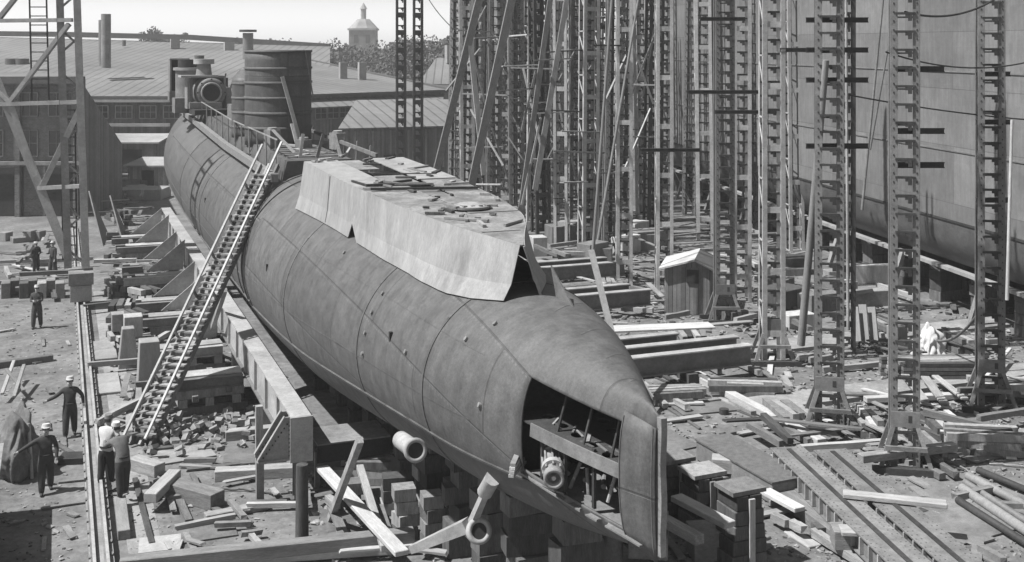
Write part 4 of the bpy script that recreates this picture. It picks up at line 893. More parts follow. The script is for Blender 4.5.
def crib(x0, x1, y, lay, label, m='wood_d', names='block'):
    t = empty('timber_crib', ((x0 + x1) / 2, y, 0), label, 'crib', 'cribs along the port side of the submarine'); z = 0
    for k in range(lay):
        if k % 2 == 0:
            for dy in (-.42, .42): m_ = MB(); m_.box(((x0 + x1) / 2 + rnd.uniform(-.1, .1), y + dy, z + .14), (x1 - x0, .28, .27), m, rnd.uniform(-.03, .03)); m_.build(names, t)
        else:
            for i in range(3): m_ = MB(); m_.box((x0 + .3 + (x1 - x0 - .6) * i / 2, y, z + .14), (.28, 1.2, .27), rnd.choice([m, 'wood_m']), rnd.uniform(-.05, .05)); m_.build(names, t)
        z += .28
    return z
ys_ = [40.6, 45.8, 50.0, 54.4, 59, 63.5, 68, 73]
for i, y in enumerate(ys_):
    z = crib(3.5, 5.9, y, 2 if i % 2 else 3, 'dark timber crib under steel cross beams beside the submarine', rnd.choice(['wood_d', 'wood_m']))
    cg = empty('cross_girder', (4.7, y, z), 'short steel cross beams lying on a timber crib beside the submarine', 'girder', 'cross beams on the port side cribs')
    for dy in (-.45, .45):
        m_ = MB(); m_.ibeam((3.0 + rnd.uniform(-.2, .2), y + dy, z + .19), (5.8, y + dy, z + .19), .26, .36, rnd.choice(['steel_m', 'steel_l'])); m_.build('beam', cg)
    m_ = MB(); m_.box((4.6, y, z + .40), (2.4, .7, .04), 'steel_l', rnd.uniform(-.05, .05)); m_.build('cover_plate', cg)
    if y < 44: continue
    bp_ = MB(); bx = 5.05; bp_.prism([Vector((bx - 1.1, y + .7, z + .4)), Vector((bx + .65, y + .7, z + .4)), Vector((bx + .75, y + .7, z + 1.9))], (0, .06, 0), 'steel_l'); 
    for k in range(4): bp_.box((bx - .6 + k * .36, y + .67, z + .52 + k * .22), (.04, .06, .75 if k < 3 else 1.0), 'steel_m') if False else None
    tag(bp_.build('bracket_plate', origin=(bx, y + .7, z + .4)), 'triangular steel bracket plate standing on cross beams against the submarine', 'bracket', 'triangular brackets along the submarine')
# round post and near end details
m_ = MB(); p = at(302, 545); m_.tube((p.x, p.y, 0), (p.x, p.y, 2.0), .17, 'wood_d', r2=.15, n=14); tag(m_.build('timber_post', origin=p), 'round upright timber post before the end of the plate girder', 'post')
m_ = MB(); p = at(266, 470); m_.box((p.x - .2, p.y, .95), (.2, .2, 1.9), 'wood_m'); tag(m_.build('timber_post', origin=p), 'square upright post left of the plate girder end', 'post')
dg_ = empty('distance_frame', (7.4, 33, 0), 'shaded plate frame spanning between the plate girder end and the submarine bottom', 'frame')
for (c, sz, m, nm) in (((7.75, 32.9, 1.22), (2.1, 1.5, .04), 'steel_m', 'top_plate'), ((7.75, 32.2, .95), (2.1, .05, .5), 'steel_d', 'front_plate'), ((6.72, 32.3, .5), (.14, .14, 1.0), 'steel_m', 'leg'), ((8.2, 32.3, .5), (.14, .14, 1.0), 'steel_m', 'leg')):
    m_ = MB(); m_.box(c, sz, m); m_.build(nm, dg_)
# keel block stacks beneath the submarine
y = 20.5
while y < 80:
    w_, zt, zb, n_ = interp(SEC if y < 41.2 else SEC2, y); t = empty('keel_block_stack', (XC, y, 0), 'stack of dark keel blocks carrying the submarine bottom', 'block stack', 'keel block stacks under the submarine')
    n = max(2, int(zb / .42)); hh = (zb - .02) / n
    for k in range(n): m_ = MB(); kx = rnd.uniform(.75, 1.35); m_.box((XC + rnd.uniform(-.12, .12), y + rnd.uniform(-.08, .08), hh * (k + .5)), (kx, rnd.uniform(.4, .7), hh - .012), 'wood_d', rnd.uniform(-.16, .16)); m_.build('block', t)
    y += 2.1
# bilge block stacks (port, near) and shores
for (px, py, lay, wd) in ((405, 538, 4, .55), (433, 546, 4, .5), (456, 530, 4, .5), (393, 512, 3, .6), (482, 552, 3, .6), (350, 505, 2, .6), (520, 556, 5, .6), (425, 515, 4, .5)):
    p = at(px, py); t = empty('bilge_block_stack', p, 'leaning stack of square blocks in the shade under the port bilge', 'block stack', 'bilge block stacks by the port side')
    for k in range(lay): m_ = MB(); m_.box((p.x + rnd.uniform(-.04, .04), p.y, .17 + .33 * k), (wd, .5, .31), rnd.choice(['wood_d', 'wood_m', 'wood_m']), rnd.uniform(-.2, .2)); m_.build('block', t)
baulk((322, 470), (402, 556), .34, .12, .75, 'wood_l', 'long pale plank lying below the submarine bilge, striped by shadows', name='plank')
baulk((360, 470), (385, 552), .20, .16, .55, 'wood_l', 'narrow pale timber beside the long pale plank under the bilge')
baulk((120, 571), (414, 541), .36, .30, .25, 'wood_m', 'long squared log lying across the bottom of the picture below the submarine', name='squared_log')
baulk((190, 567), (420, 551), .24, .22, .05, 'wood_l', 'thinner pale log lying in front of the long squared log', name='squared_log')
baulk((500, 548), (560, 520), .25, .2, .5, 'wood_m', 'short timber beneath the shaft bracket')
baulk((620, 500), (700, 545), .26, .22, 1.2, 'wood_m', 'timber sloping beside the bow stem')
baulk((540, 520), (600, 550), .25, .2, .9, 'wood_l', 'pale plank wedged under the open bow', name='plank')
m_ = MB(); 
for i, (px, py, h_) in enumerate(((586, 575, 2.6), (612, 578, 2.4), (560, 566, 2.2))):
    p = at(px, py); m_ = MB(); m_.tube((p.x, p.y, 0), (p.x, p.y, h_), .26, 'steel_m', n=20); m_.tube((p.x, p.y, h_), (p.x, p.y, h_ + .08), .33, 'steel_m', n=20); tag(m_.build('steel_column', origin=p), 'round steel column standing in the shade beneath the open bow', 'column', 'steel columns under the bow')
for i, (px, py, px1, py1, z1) in enumerate(((330, 520, 360, 440, 3.0), (205, 350, 225, 290, 3.4))):
    a, b = at(px, py), at(px1, py1, z1); m_ = MB(); m_.bar(a, b, .16, .16, 'wood_m'); tag(m_.build('shore_prop', origin=a), 'raking timber shore leaning against the port side of the submarine', 'prop', 'raking shores on the port side')
# --- named timbers bottom left
for (a, b, wd, ht, z, m, lab) in (
 ((160, 492), (218, 508), .52, .42, .0, 'wood_m', 'thick squared timber lying among debris, dark sawn end to the right'),
 ((133, 468), (160, 476), .4, .35, .0, 'wood_m', 'short thick timber behind the big squared timber'),
 ((205, 520), (268, 508), .3, .16, .0, 'wood_m', 'curved pale timber right of the big squared timber'),
 ((150, 503), (175, 478), .35, .25, .3, 'wood_l', 'short pale block tipped on the timber heap'),
 ((215, 480), (300, 475), .4, .3, .0, 'wood_m', 'squared timber lying left of the round post'),
 ((120, 505), (124, 540), .3, .25, .0, 'wood_l', 'short pale timber beside the crane rail at bottom left'),
 ((135, 480), (152, 545), .15, .08, .0, 'wood_d', 'thin dark strip of timber right of the walkway'),
 ((225, 440), (300, 432), .35, .3, .0, 'wood_m', 'squared timber in front of the pale debris'),
 ((205, 400), (262, 396), .35, .35, .1, 'wood_d', 'dark squared timber behind the heap of bricks'),
 ((240, 560), (300, 550), .3, .18, .0, 'wood_l', 'pale board behind the squared log'),
 ((60, 462), (110, 460), .6, .2, .0, 'steel_d', 'dark plate lying across the crane rail by the workmen')):
    baulk(a, b, wd, ht, z, m, lab)
# scattered timber by region
scatter((105, 300, 235, 440), 46, 'between the crane rail and the submarine', WM, z=(0, .5), xmin=1.7, xmax=5.9)
scatter((110, 190, 200, 300), 50, 'in the clutter beside the far port side', WM, Ls=(1.2, 2.2, 3.2), z=(0, .9), xmin=1.7, xmax=5.9)
scatter((120, 440, 330, 560), 34, 'on the ground at bottom left of the submarine', WM, Ls=(.5, .9, 1.5), secs=((.16, .05), (.2, .06), (.15, .12)), z=(0, .12), xmin=2.5, xmax=6.3)
scatter((300, 440, 520, 562), 26, 'in the shade below the submarine bilge', WM, Ls=(.7, 1.3, 2.2), z=(0, .4))
scatter((0, 225, 70, 300), 26, 'on the far left of the yard', WM, Ls=(1.0, 2.0, 3.0), z=(0, .4))
scatter((0, 300, 75, 560), 16, 'around the workmen on the left', WM, Ls=(.4, .8, 1.4), secs=((.12, .04), (.18, .05)), z=(0, .02))
scatter((640, 365, 830, 440), 30, 'on the ground right of the bow', WM, Ls=(.8, 1.6, 3.0), z=(0, .06), xmin=13)
scatter((760, 330, 1020, 470), 52, 'at the feet of the front staging towers', WM, Ls=(1.0, 2.0, 3.2), z=(0, .35))
scatter((540, 240, 780, 330), 30, 'among the cross girders and pale towers', WM, Ls=(1.2, 2.5, 4.0), z=(0, .8), xmin=13.5)
scatter((900, 470, 1024, 562), 14, 'at the bottom right corner of the yard', WM, Ls=(.8, 1.6), z=(0, .03))
scatter((640, 480, 900, 562), 20, 'around the crib piles right of the stem', WM, Ls=(.6, 1.2, 2.0), z=(0, .2), xmin=13)
scatter((760, 230, 960, 320), 18, 'in the shade beneath the big ship', WM, Ls=(1.5, 3.0), z=(0, .6))
# --- rubble: too many chips to count
mb = MB()
def chips(rect, n, s0, s1, xmin=None, xmax=None, m='gravel'):
    for _ in range(n):
        px, py = rnd.uniform(rect[0], rect[2]), rnd.uniform(rect[1], rect[3]); p = at(px, py)
        if xmin is not None and p.x < xmin or xmax is not None and p.x > xmax: continue
        s_ = rnd.uniform(s0, s1) * (1 if rnd.random() < .85 else 1.8); k0 = len(mb.v); el = rnd.choice((.35, .5, 1)); mb.box((p.x, p.y, s_ * .2), (s_, s_ * el, s_ * rnd.uniform(.2, .6)), rnd.choice([m, m, m, 'wood_d', 'wood_m', 'wood_l', 'concrete']), rnd.uniform(0, 3))
        for v in mb.v[k0:]: v += Vector((rnd.uniform(-.22, .22), rnd.uniform(-.22, .22), 0)) * s_; v.z = max(v.z, 0) * rnd.uniform(.5, 1.1)
chips((0, 225, 75, 562), 500, .03, .10); chips((110, 200, 330, 440), 1900, .03, .14, 1.6, 6.4); chips((110, 430, 330, 562), 700, .02, .08, 1.6, 6.4); chips((300, 430, 640, 562), 900, .05, .16); chips((560, 250, 800, 340), 1200, .06, .22, 13)
chips((640, 340, 1024, 562), 2600, .03, .12, 13); chips((780, 300, 1024, 460), 1200, .06, .24); chips((185, 455, 255, 500), 0, .1, .2)
tag(mb.build('rubble'), 'scattered chips of wood, stone and brick over the yard', kind='stuff')
for i, (px, py, sx, sy, m_n, lab) in enumerate(((205, 533, 1.5, 1.0, 'steel_m', 'flat grey steel plate on the ground behind the long log'), (160, 545, 1.0, .9, 'steel_l', 'pale square plate on the ground at bottom left'), (255, 455, 1.8, 1.6, 'steel_m', 'flat plate behind the squared timber left of the post'), (185, 455, 1.6, 1.2, 'concrete', 'pale slab on the ground at the foot of the ladder'), (700, 400, 2.6, 3.0, 'steel_m', 'large flat plate on open ground right of the bow'), (650, 440, 2.0, 2.6, 'steel_m', 'flat plate on the ground close to the stem'), (950, 515, 2.4, 3, 'steel_m', 'flat plate on the ground by the pipe bundle'), (975, 440, 3.5, 3, 'steel_m', 'large flat plate right of the nearest staging tower'))):
    p = at(px, py); m_ = MB(); m_.box((p.x, p.y, .03 + i * .002), (sx, sy, .03), m_n, rnd.uniform(-.2, .2)); tag(m_.build('steel_plate', origin=p), lab, 'plate')
# heap of bricks and pale blocks at (160-250, 400-450)
bk = bpy.data.meshes.new('x'); m_ = MB(); m_.box((0, 0, 0), (.26, .16, .12), 'concrete'); bk = m_.mesh('brick')
for i in range(120):
    p = at(rnd.uniform(150, 255), rnd.gauss(432, 11)); o = bpy.data.objects.new('loose_block', bk); col.objects.link(o); o.location = (p.x, p.y, .07 + rnd.random() * .35 * max(0, 1 - abs(p.y - 38) / 3)); o.rotation_euler = (rnd.uniform(-.5, .5), rnd.uniform(-.5, .5), rnd.uniform(0, 3))
    tag(o, 'small loose block in the long heap left of the plate girder', 'block', 'loose blocks in the heap')
# --- pale piers and crates left of the hull
def block(px, py, sz, m, label, z=0, rz=0, name='concrete_block', cat='block', taper=1.0, group=None):
    p = at(px, py, z); m_ = MB(); h = [q / 2 for q in sz]; c, s_ = math.cos(rz), math.sin(rz); vs = []
    for zz, t in ((0, 1), (sz[2], taper)):
        for x, y in ((-1, -1), (1, -1), (1, 1), (-1, 1)): X, Y = x * h[0] * t, y * h[1] * t; vs.append(p + Vector((X * c - Y * s_, X * s_ + Y * c, zz)))
    m_.add(vs, [(3, 2, 1, 0), (4, 5, 6, 7), (0, 1, 5, 4), (1, 2, 6, 5), (2, 3, 7, 6), (3, 0, 4, 7)], m); return tag(m_.build(name, origin=p, bevel=.02), label, cat, group)
block(149, 388, (.85, .9, 1.75), 'white', 'tall whitewashed block standing beside the foot of the long ladder', taper=.8)
block(128, 366, (.75, .8, 1.5), 'wood_l', 'pale tapered pier left of the whitewashed block', taper=.6)
block(133, 335, (.7, .7, .8), 'wood_l', 'pale box behind the tapered pier', .9); block(118, 330, (.5, .6, .7), 'concrete', 'small grey box left of the pale box', .9)
block(103, 352, (1.0, 3.0, .12), 'concrete', 'grey slab lying beside the crane rail'); block(107, 385, (.9, 2.6, .1), 'plaster', 'second grey slab nearer the foot of the ladder')
block(110, 450, (.6, 1.6, .22), 'concrete', 'grey slab under the two workmen by the ladder')
for i in range(26):
    px, py = rnd.uniform(100, 185), rnd.uniform(205, 345); p_ = at(px, py)
    if not 1.9 < p_.x < 5.0: continue
    tt = empty('timber_stack', p_, 'low dark stack of short timbers in the strip beside the crane rail', 'stack', 'dark stacks beside the crane rail'); nl = rnd.randint(2, 4); an = rnd.uniform(-.3, .3)
    for k in range(nl):
        for q_ in (-.3, .05, .38): m_ = MB(); m_.box((p_.x + q_ + rnd.uniform(-.05, .05), p_.y + rnd.uniform(-.2, .2), .13 + k * .26), ((.26, 1.5, .24) if k % 2 == 0 else (.26, 1.1, .24)), rnd.choice(['wood_d', 'wood_d', 'wood_m']), an + (rnd.uniform(-.1, .1) if k % 2 == 0 else rnd.uniform(-.4, .4))); m_.build('timber', tt)
for (px, py) in ((672, 402), (745, 395), (786, 420), (858, 428), (940, 432), (985, 452), (800, 478), (690, 348), (575, 262), (610, 290), (700, 290), (745, 268), (810, 300), (880, 330), (940, 372), (960, 350), (918, 455), (1005, 400), (450, 505), (380, 480)):
    p_ = at(px, py); tt = empty('timber_stack', p_, 'untidy low stack of timbers on the ground to the right of or beneath the submarine', 'stack', 'low stacks right of and beneath the submarine'); nl = rnd.randint(2, 3); an = rnd.choice((-.3, 1.2)) + rnd.uniform(-.2, .2)
    for k in range(nl):
        for q_ in (-.36, -.06, .24, .5): Lk = rnd.uniform(1.2, 2.6); wq = rnd.uniform(.16, .27); m_ = MB(); m_.box((p_.x + q_ * math.cos(an) + rnd.uniform(-.05, .05), p_.y + q_ * math.sin(an), .12 + k * .22), (wq, Lk, .21), rnd.choice(['wood_d', 'wood_m', 'wood_m', 'wood_l']), an + rnd.uniform(-.08, .08)); m_.build('timber', tt)
# leaning triangular plates far left
for i, (px, py, rzz) in enumerate(((104, 240, 1.25), (126, 246, 1.2))):
    p = at(px, py); m_ = MB(); m_.prism([p + Vector((-.2, -2.4, 0)), p + Vector((.3, 1.8, 0)), p + Vector((-.9, 2.2, 2.9))], (.08, 0, 0), 'steel_m')
    tag(m_.build('steel_plate', origin=p), ('left' if i == 0 else 'right') + ' one of two triangular steel plates standing beyond the crane foot', 'plate')
for i in range(9):
    px, py = rnd.uniform(95, 158), rnd.uniform(168, 200); block(px, py, (rnd.uniform(1.5, 3), rnd.uniform(1, 3), rnd.uniform(.2, .9)), rnd.choice(['concrete', 'wood_m', 'plaster', 'steel_m']), 'low flat pile lying before the board sheds', rz=rnd.uniform(-.4, .4), name='material_pile', cat='pile', group='low piles before the board sheds')
for i in range(7):
    block(6 + i * 9, 297 - (i % 2) * 3, (.42, .8, .75), rnd.choice(['wood_d', 'wood_m', 'steel_m']), 'dark sack-like crate in the row behind the standing workman', name='crate', cat='crate', group='row of crates left of the crane foot')
for i in range(6):
    block(rnd.uniform(0, 40), rnd.uniform(236, 262), (rnd.uniform(.5, 1.2), rnd.uniform(.5, 1), rnd.uniform(.3, .7)), rnd.choice(['steel_m', 'wood_m', 'steel_d', 'wood_l']), 'small heap of gear on the open ground at far left', rz=rnd.random(), name='gear_heap', cat='heap', group='gear heaps at far left')
block(20, 365, (2.4, .3, .25), 'wood_m', 'low beam at the left edge beyond the covered heap', rz=.2, name='timber_baulk', cat='timber')
for i, (a, b) in enumerate((((2, 395), (14, 362)), ((14, 398), (24, 366)), ((24, 392), (6, 370)))): baulk(a, b, .12, .08, .3, 'wood_m', 'pole leaning together with others at the left edge', name='pole', cat='pole', group='poles at the left edge', z1=.7)
# near left board wall
m_ = MB(); p = at(-8, 540, 0); m_.box((p.x - .35, p.y - 1.5, .9), (.9, 6.5, 1.8), 'steel_m'); m_.box((p.x + .13, p.y - 1.5, 1.82), (.14, 6.5, .06), 'steel_l'); tag(m_.build('steel_bin', origin=p), 'tall grey steel bin cut off by the left edge at the bottom', 'bin')
# covered heap with tarp
p = at(16, 470); tz = empty('covered_machine', p, 'machine shrouded in a creased dark tarpaulin at the left edge', 'machine')
from mathutils import noise as mnoise
def heap_mesh(name, sx, sy, sz, m, seed, rough=.35, folds=.10):
    bm = bmesh.new(); bmesh.ops.create_icosphere(bm, subdivisions=5, radius=1)
    for v in bm.verts:
        c = v.co.copy(); sd = Vector((seed, seed * 2.3, 0)); f = 1 + rough * mnoise.noise(c * 1.6 + sd) + rough * .5 * mnoise.noise(c * 3.7 + sd); q = math.atan2(c.y, c.x) + .5 * mnoise.noise(c * 2 + sd)
        side = 1 - max(0, c.z) ** 2; f += folds * side * (abs(math.sin(7 * q)) - .5) + folds * .6 * (abs(mnoise.noise(Vector((c.x * 5, c.y * 5, c.z * 1.2)) + sd)) * 2 - .3)
        z = max(0, c.z + .45) / 1.45; v.co = Vector((c.x * sx * f, c.y * sy * f, z ** .8 * sz * (1 + .5 * mnoise.noise(Vector((c.x * 1.5, c.y * 1.5, 3)) + sd))))
    me = bpy.data.meshes.new(name); bm.to_mesh(me); bm.free(); me.materials.append(M[m]); me.polygons.foreach_set('use_smooth', [True] * len(me.polygons)); return me
me = heap_mesh('tarpaulin', .62, 1.1, 1.65, 'canvas', 3.1)
o = bpy.data.objects.new('tarpaulin', me); col.objects.link(o); o.parent = tz
m_ = MB(); m_.tube(p + Vector((.45, -.9, 0)), p + Vector((.35, -.6, 1.5)), .05, 'steel_l', n=8); m_.build('handle_rod', tz)

# --- crane leg on the rails
cr = empty('portal_crane', (at(78, 300).x, at(78, 300).y, 0), 'tall latticed leg of a portal crane standing on the crane rails at the left', 'crane')
D0 = at(78, 300).xy.length * 0 + 55.0
m_ = MB(); p = atd(78, 300, D0); m_.box((.92, p.y, .75), (.95, 1.6, .75), 'steel_l'); m_.build('bogie', cr)
for dy in (-.5, .5):
    m_ = MB(); m_.tube((.75, p.y + dy, .6), (1.1, p.y + dy, .6), .28, 'steel_d', n=18); m_.build('wheel', cr)
m_ = MB(); m_.box((.92, p.y, 1.45), (1.1, 1.9, .55), 'steel_m'); m_.build('bogie_frame', cr)
def truss(dd, tagname='column'):
    D = D0 + dd
    for (a, b, wd) in (((68, 268), (58, -60), .34), ((86, 268), (75, -60), .34)):
        m_ = MB(); m_.bar(atd(*a, D), atd(*b, D), wd, .25, 'steel_m' if wd > .3 and a[0] < 70 else 'steel_l'); m_.build(tagname, cr)
    for (a, b, wd) in (((70, 262), (-40, -10), .40), ((-30, 21), (72, 20), .34), ((-30, 105), (78, 102), .34), ((38, 188), (80, 186), .26), ((10, 102), (69, 24), .32), ((80, 108), (42, 187), .26), ((-30, 62), (10, 102), .3), ((10, 102), (40, 190), .25), ((-6, 25), (30, -20), .3)):
        m_ = MB(); m_.bar(atd(*a, D), atd(*b, D), wd, .18, 'steel_l' if dd < 1 else 'steel_m'); m_.build('brace', cr)
truss(0); truss(1.9)
for i in range(14):
    py = 250 - i * 22; m_ = MB(); xa, xb = 69 - (262 - py) * .033, 85 - (262 - py) * .033
    m_.bar(atd(xa, py, D0 + .1), atd(xb, py - (14 if i % 2 else -14), D0 + .1), .12, .08, 'steel_m'); m_.bar(atd(xb, py, D0), atd(xb, py, D0 + 1.9), .1, .1, 'steel_m'); m_.build('lacing', cr)
for (xs, y0, y1) in (((29, 46), -20, 100), ((61, 75), 110, 260)):
    ld = MB()
    for x in xs: ld.bar(atd(x, y0, D0 + .6), atd(x + (3 if y0 < 0 else 2), y1, D0 + .6), .08, .08, 'steel_d')
    for k in range(int((y1 - y0) / 9)):
        yy = y0 + k * 9; ld.bar(atd(xs[0] + 1, yy, D0 + .6), atd(xs[1] + 1, yy, D0 + .6), .05, .05, 'steel_d')
    ld.build('ladder', cr)

# --- long gangway ladder up to the submarine deck
fa, fb = at(140, 446), Vector((7.35, 44.6, 7.6)); gl = empty('gangway_ladder', fa, 'long timber gangway ladder leaning up against the submarine deck', 'ladder')
ax = (fb - fa).normalized(); sd_ = ax.cross(Vector((0, 0, 1))).normalized(); up_ = sd_.cross(ax)
for k, (o_, e, m) in enumerate(((-.36, 1.5, 'wood_m'), (.36, 1.9, 'wood_m'), (0, 1, 'wood_m'))):
    m_ = MB(); m_.bar(fa + sd_ * o_, fb + sd_ * o_ + ax * .3, .08, .20, m); m_.build('stringer', gl)
for k, (o_, h_, e) in enumerate(((-.36, .5, .9), (.36, .45, 1.1))):
    m_ = MB(); m_.bar(fa + sd_ * o_ + up_ * h_, fb + sd_ * o_ + up_ * h_ + ax * e, .07, .08, 'wood_l'); m_.build('handrail', gl)
Lg = (fb - fa).length
for k in range(44):
    c = fa + ax * (.3 + k * (Lg - .4) / 44); m_ = MB(); m_.bar(c - sd_ * .40 + up_ * .16, c + sd_ * .40 + up_ * .16, .24, .05, 'wood_m', up=(0, 0, 1)); m_.build('tread', gl)
for k in range(7):
    for o_ in (-.36, .36): c = fa + ax * (.6 + k * Lg / 7) + sd_ * o_; m_ = MB(); m_.bar(c, c + up_ * .48, .07, .07, 'wood_m'); m_.build('baluster', gl)

# --- right of the submarine: cross girders
for i, (y, x1, lab) in enumerate(((37.4, 24.2, 'nearest steel cross girder, long and dark, right of the bow'), (38.7, 24.4, 'second cross girder just behind the nearest one'), (40.0, 22.5, 'third shorter cross girder behind the nearest two'),
   (47.6, 25.4, 'cross girder in the middle group left of the hut'), (49.0, 25.0, 'second cross girder in the middle group left of the hut'), (54.2, 27.4, 'farthest cross girder, left of the pale battened tower'), (55.6, 27.0, 'cross girder just behind the farthest group front'))):
    m_ = MB(); m_.ibeam((12.8, y, .78), (x1, y, .78), .46, .70, 'steel_m', .045); m_.box(((12.8 + x1) / 2, y, 1.145), (x1 - 12.8, .40, .02), 'steel_l'); o = m_.build('cross_girder', origin=(12.8, y, .4)); tag(o, lab, 'girder')
    for x in (14, 18, 21.5): block_ = MB(); block_.box((x, y, .21), (.4, .9, .4), 'wood_d'); tag(block_.build('timber_block', origin=(x, y, 0)), 'dark timber block under a cross girder right of the submarine', 'block', 'blocks under the cross girders')
baulk((590, 331), (712, 326), .9, .07, 1.17, 'wood_l', 'broad pale plank staging laid on the nearest cross girders', name='plank')
baulk((548, 322), (628, 324), .22, .06, 1.25, 'wood_m', 'dark narrow plank reaching the hull beside the pale staging', name='plank')
baulk((675, 328), (752, 322), .3, .06, 1.17, 'wood_m', 'plank overhanging the right end of the nearest cross girders', name='plank')
# long baulk ways
baulk((664, 362), (700, 382), .35, .2, .02, 'wood_l', 'pale timber at the start of the long baulk on the right yard')
baulk((690, 376), (822, 446), .34, .22, .05, 'wood_l', 'very long pale baulk running down the yard right of the bow')
baulk((712, 384), (735, 397), .3, .1, .0, 'wood_l', 'short pale board beside the very long baulk', name='plank')
baulk((640, 372), (760, 420), .12, .05, .0, 'wood_d', 'thin dark strip behind the pontoon box')
baulk((646, 395), (700, 430), .1, .08, .0, 'wood_d', 'thin dark batten close to the stem')
# pontoon box
a, b = at(718, 440, .62), at(783, 476, .62); d = (b - a).normalized(); bx = empty('pontoon_box', ((a + b) / 2).xy.to_3d(), 'long closed steel box with a pale dented lid lying right of the stem', 'box')
rzb = math.atan2(d.y, d.x); c = (a + b) / 2; L = (b - a).length + .6; m_ = MB(); m_.box((c.x, c.y, .31), (L, 1.15, .56), 'steel_m', rzb); m_.build('body', bx, bevel=.02); m_ = MB(); m_.box((c.x, c.y, .62), (L + .06, 1.22, .05), 'wood_m', rzb); m_.build('lid', bx)
# crib piles near the stem
for i, (px, py, h_, lab) in enumerate(((740, 562, 1.75, 'nearest of the three crib piles right of the stem'), (702, 536, 1.6, 'middle one of the three crib piles right of the stem'), (672, 520, 1.6, 'farthest of the three crib piles right of the stem'))):
    p = at(px, py); t = empty('crib_pile', p, lab, 'crib'); n = 5
    for k in range(n):
        f = 1 - .07 * k
        for dx in (-.27, .27): m_ = MB(); m_.box((p.x + dx * f + rnd.uniform(-.01, .01), p.y, (k + .5) * h_ / n), (.46 * f, .85, h_ / n - .015), 'wood_d', rnd.uniform(-.04, .04)); m_.build('block', t, bevel=.015)
    m_ = MB(); m_.box((p.x + .04, p.y - .46, h_ * .48), (.15, .06, h_ * .95), 'wood_l'); m_.build('cleat', t); m_ = MB(); m_.box((p.x, p.y, h_ + .06), (.95, .8, .1), 'wood_m', .05); m_.build('cap_board', t)
for (a, b, wd, ht, z, m, lab, nm) in (
 ((655, 478), (712, 486), .5, .35, .0, 'wood_m', 'squared timber behind the crib piles', 'timber_baulk'),
 ((712, 470), (768, 474), .5, .4, .2, 'wood_m', 'thick timber lying behind the nearest crib pile', 'timber_baulk'),
 ((676, 500), (730, 528), .35, .14, 1.3, 'wood_l', 'pale plank propped between the crib piles', 'plank'),
 ((650, 530), (648, 560), .9, .5, .6, 'concrete', 'pale concrete block below the stem', 'concrete_block'),
 ((690, 556), (760, 552), .8, .7, .0, 'concrete', 'pale foundation block at the bottom before the crib piles', 'concrete_block'),
 ((790, 500), (850, 545), .9, .35, .0, 'wood_m', 'broad stack of planks left of the riveted girders', 'plank_stack'),
 ((832, 545), (890, 547), .6, .45, .25, 'wood_m', 'dark-ended timber block near the bottom middle right', 'timber_baulk'),
 ((840, 532), (888, 534), .5, .1, .7, 'wood_l', 'pale board on the dark-ended timber block', 'plank'),
 ((765, 493), (800, 512), .35, .12, .35, 'wood_l', 'white-topped board near the plank stack', 'plank'),
 ((790, 532), (815, 548), .4, .06, .0, 'wood_l', 'bright pale board lying at bottom middle right', 'plank'),
 ((770, 505), (840, 500), .3, .12, .0, 'wood_m', 'plank crossing in front of the girders', 'plank'),
 ((843, 496), (947, 507), .34, .12, .87, 'wood_l', 'pale plank lying across the two riveted girders', 'plank')):
    baulk(a, b, wd, ht, z, m, lab, name=nm)
# two riveted girders running out of the picture
dg = (Vector((18.1, 21.8)) - Vector((19.9, 29.2))).normalized(); dv = Vector((dg.x, dg.y, 0)); nv = Vector((-dg.y, dg.x, 0))
for k, lab in enumerate(('left of two long riveted girders lying at bottom right', 'right of two long riveted girders lying at bottom right')):
    sq = at(790, 450, .85); s0 = Vector((sq.x, sq.y, .32)) + nv * (k * 1.16) + dv * (-.3 + k * .35); gd = empty('riveted_girder', s0, lab, 'girder'); rzg = math.atan2(dv.y, dv.x); L = 12.5; c = s0 + dv * L / 2
    m_ = MB(); m_.box(c + Vector((0, 0, .50)), (L, .98, .035), 'steel_m', rzg); m_.build('top_flange', gd)
    for sg in (-1, 1): m_ = MB(); m_.box(c + nv * sg * .38 + Vector((0, 0, .27)), (L, .04, .42), 'steel_m', rzg); m_.build('web', gd)
    m_ = MB(); m_.box(c + Vector((0, 0, .04)), (L, .98, .035), 'steel_m', rzg); m_.build('bottom_flange', gd)
    m_ = MB()
    for j in range(int(L / .22)):
        for o_ in (-.43, -.30, .30, .43): m_.box(s0 + dv * (.1 + j * .22) + nv * o_ + Vector((0, 0, .522)), (.032, .032, .014), 'steel_m', rzg)
    o = m_.build('rivets', gd); o['kind'] = 'stuff'
    m_ = MB(); m_.box(c + Vector((0, 0, .53)), (L - .4, .13, .03), 'steel_d', rzg); m_.build('cable_slot', gd)
    for j in range(26): m_ = MB(); m_.box(s0 + dv * (.25 + j * .48) - nv * .45 * (-1 if False else 1) * (1) + Vector((0, 0, .27)), (.06, .10, .4), 'steel_l', rzg); m_.build('stiffener', gd)
for j in range(4):
    q = Vector((at(790, 450, .85).x, at(790, 450, .85).y, 0)) + dv * (.6 + j * 3.2) + nv * .6; m_ = MB(); m_.box((q.x, q.y, .17), (2.9, .4, .33), 'wood_d', -.2); tag(m_.build('timber_block', origin=(q.x, q.y, 0)), 'dark timber bearer under the two riveted girders', 'block', 'bearers under the riveted girders')
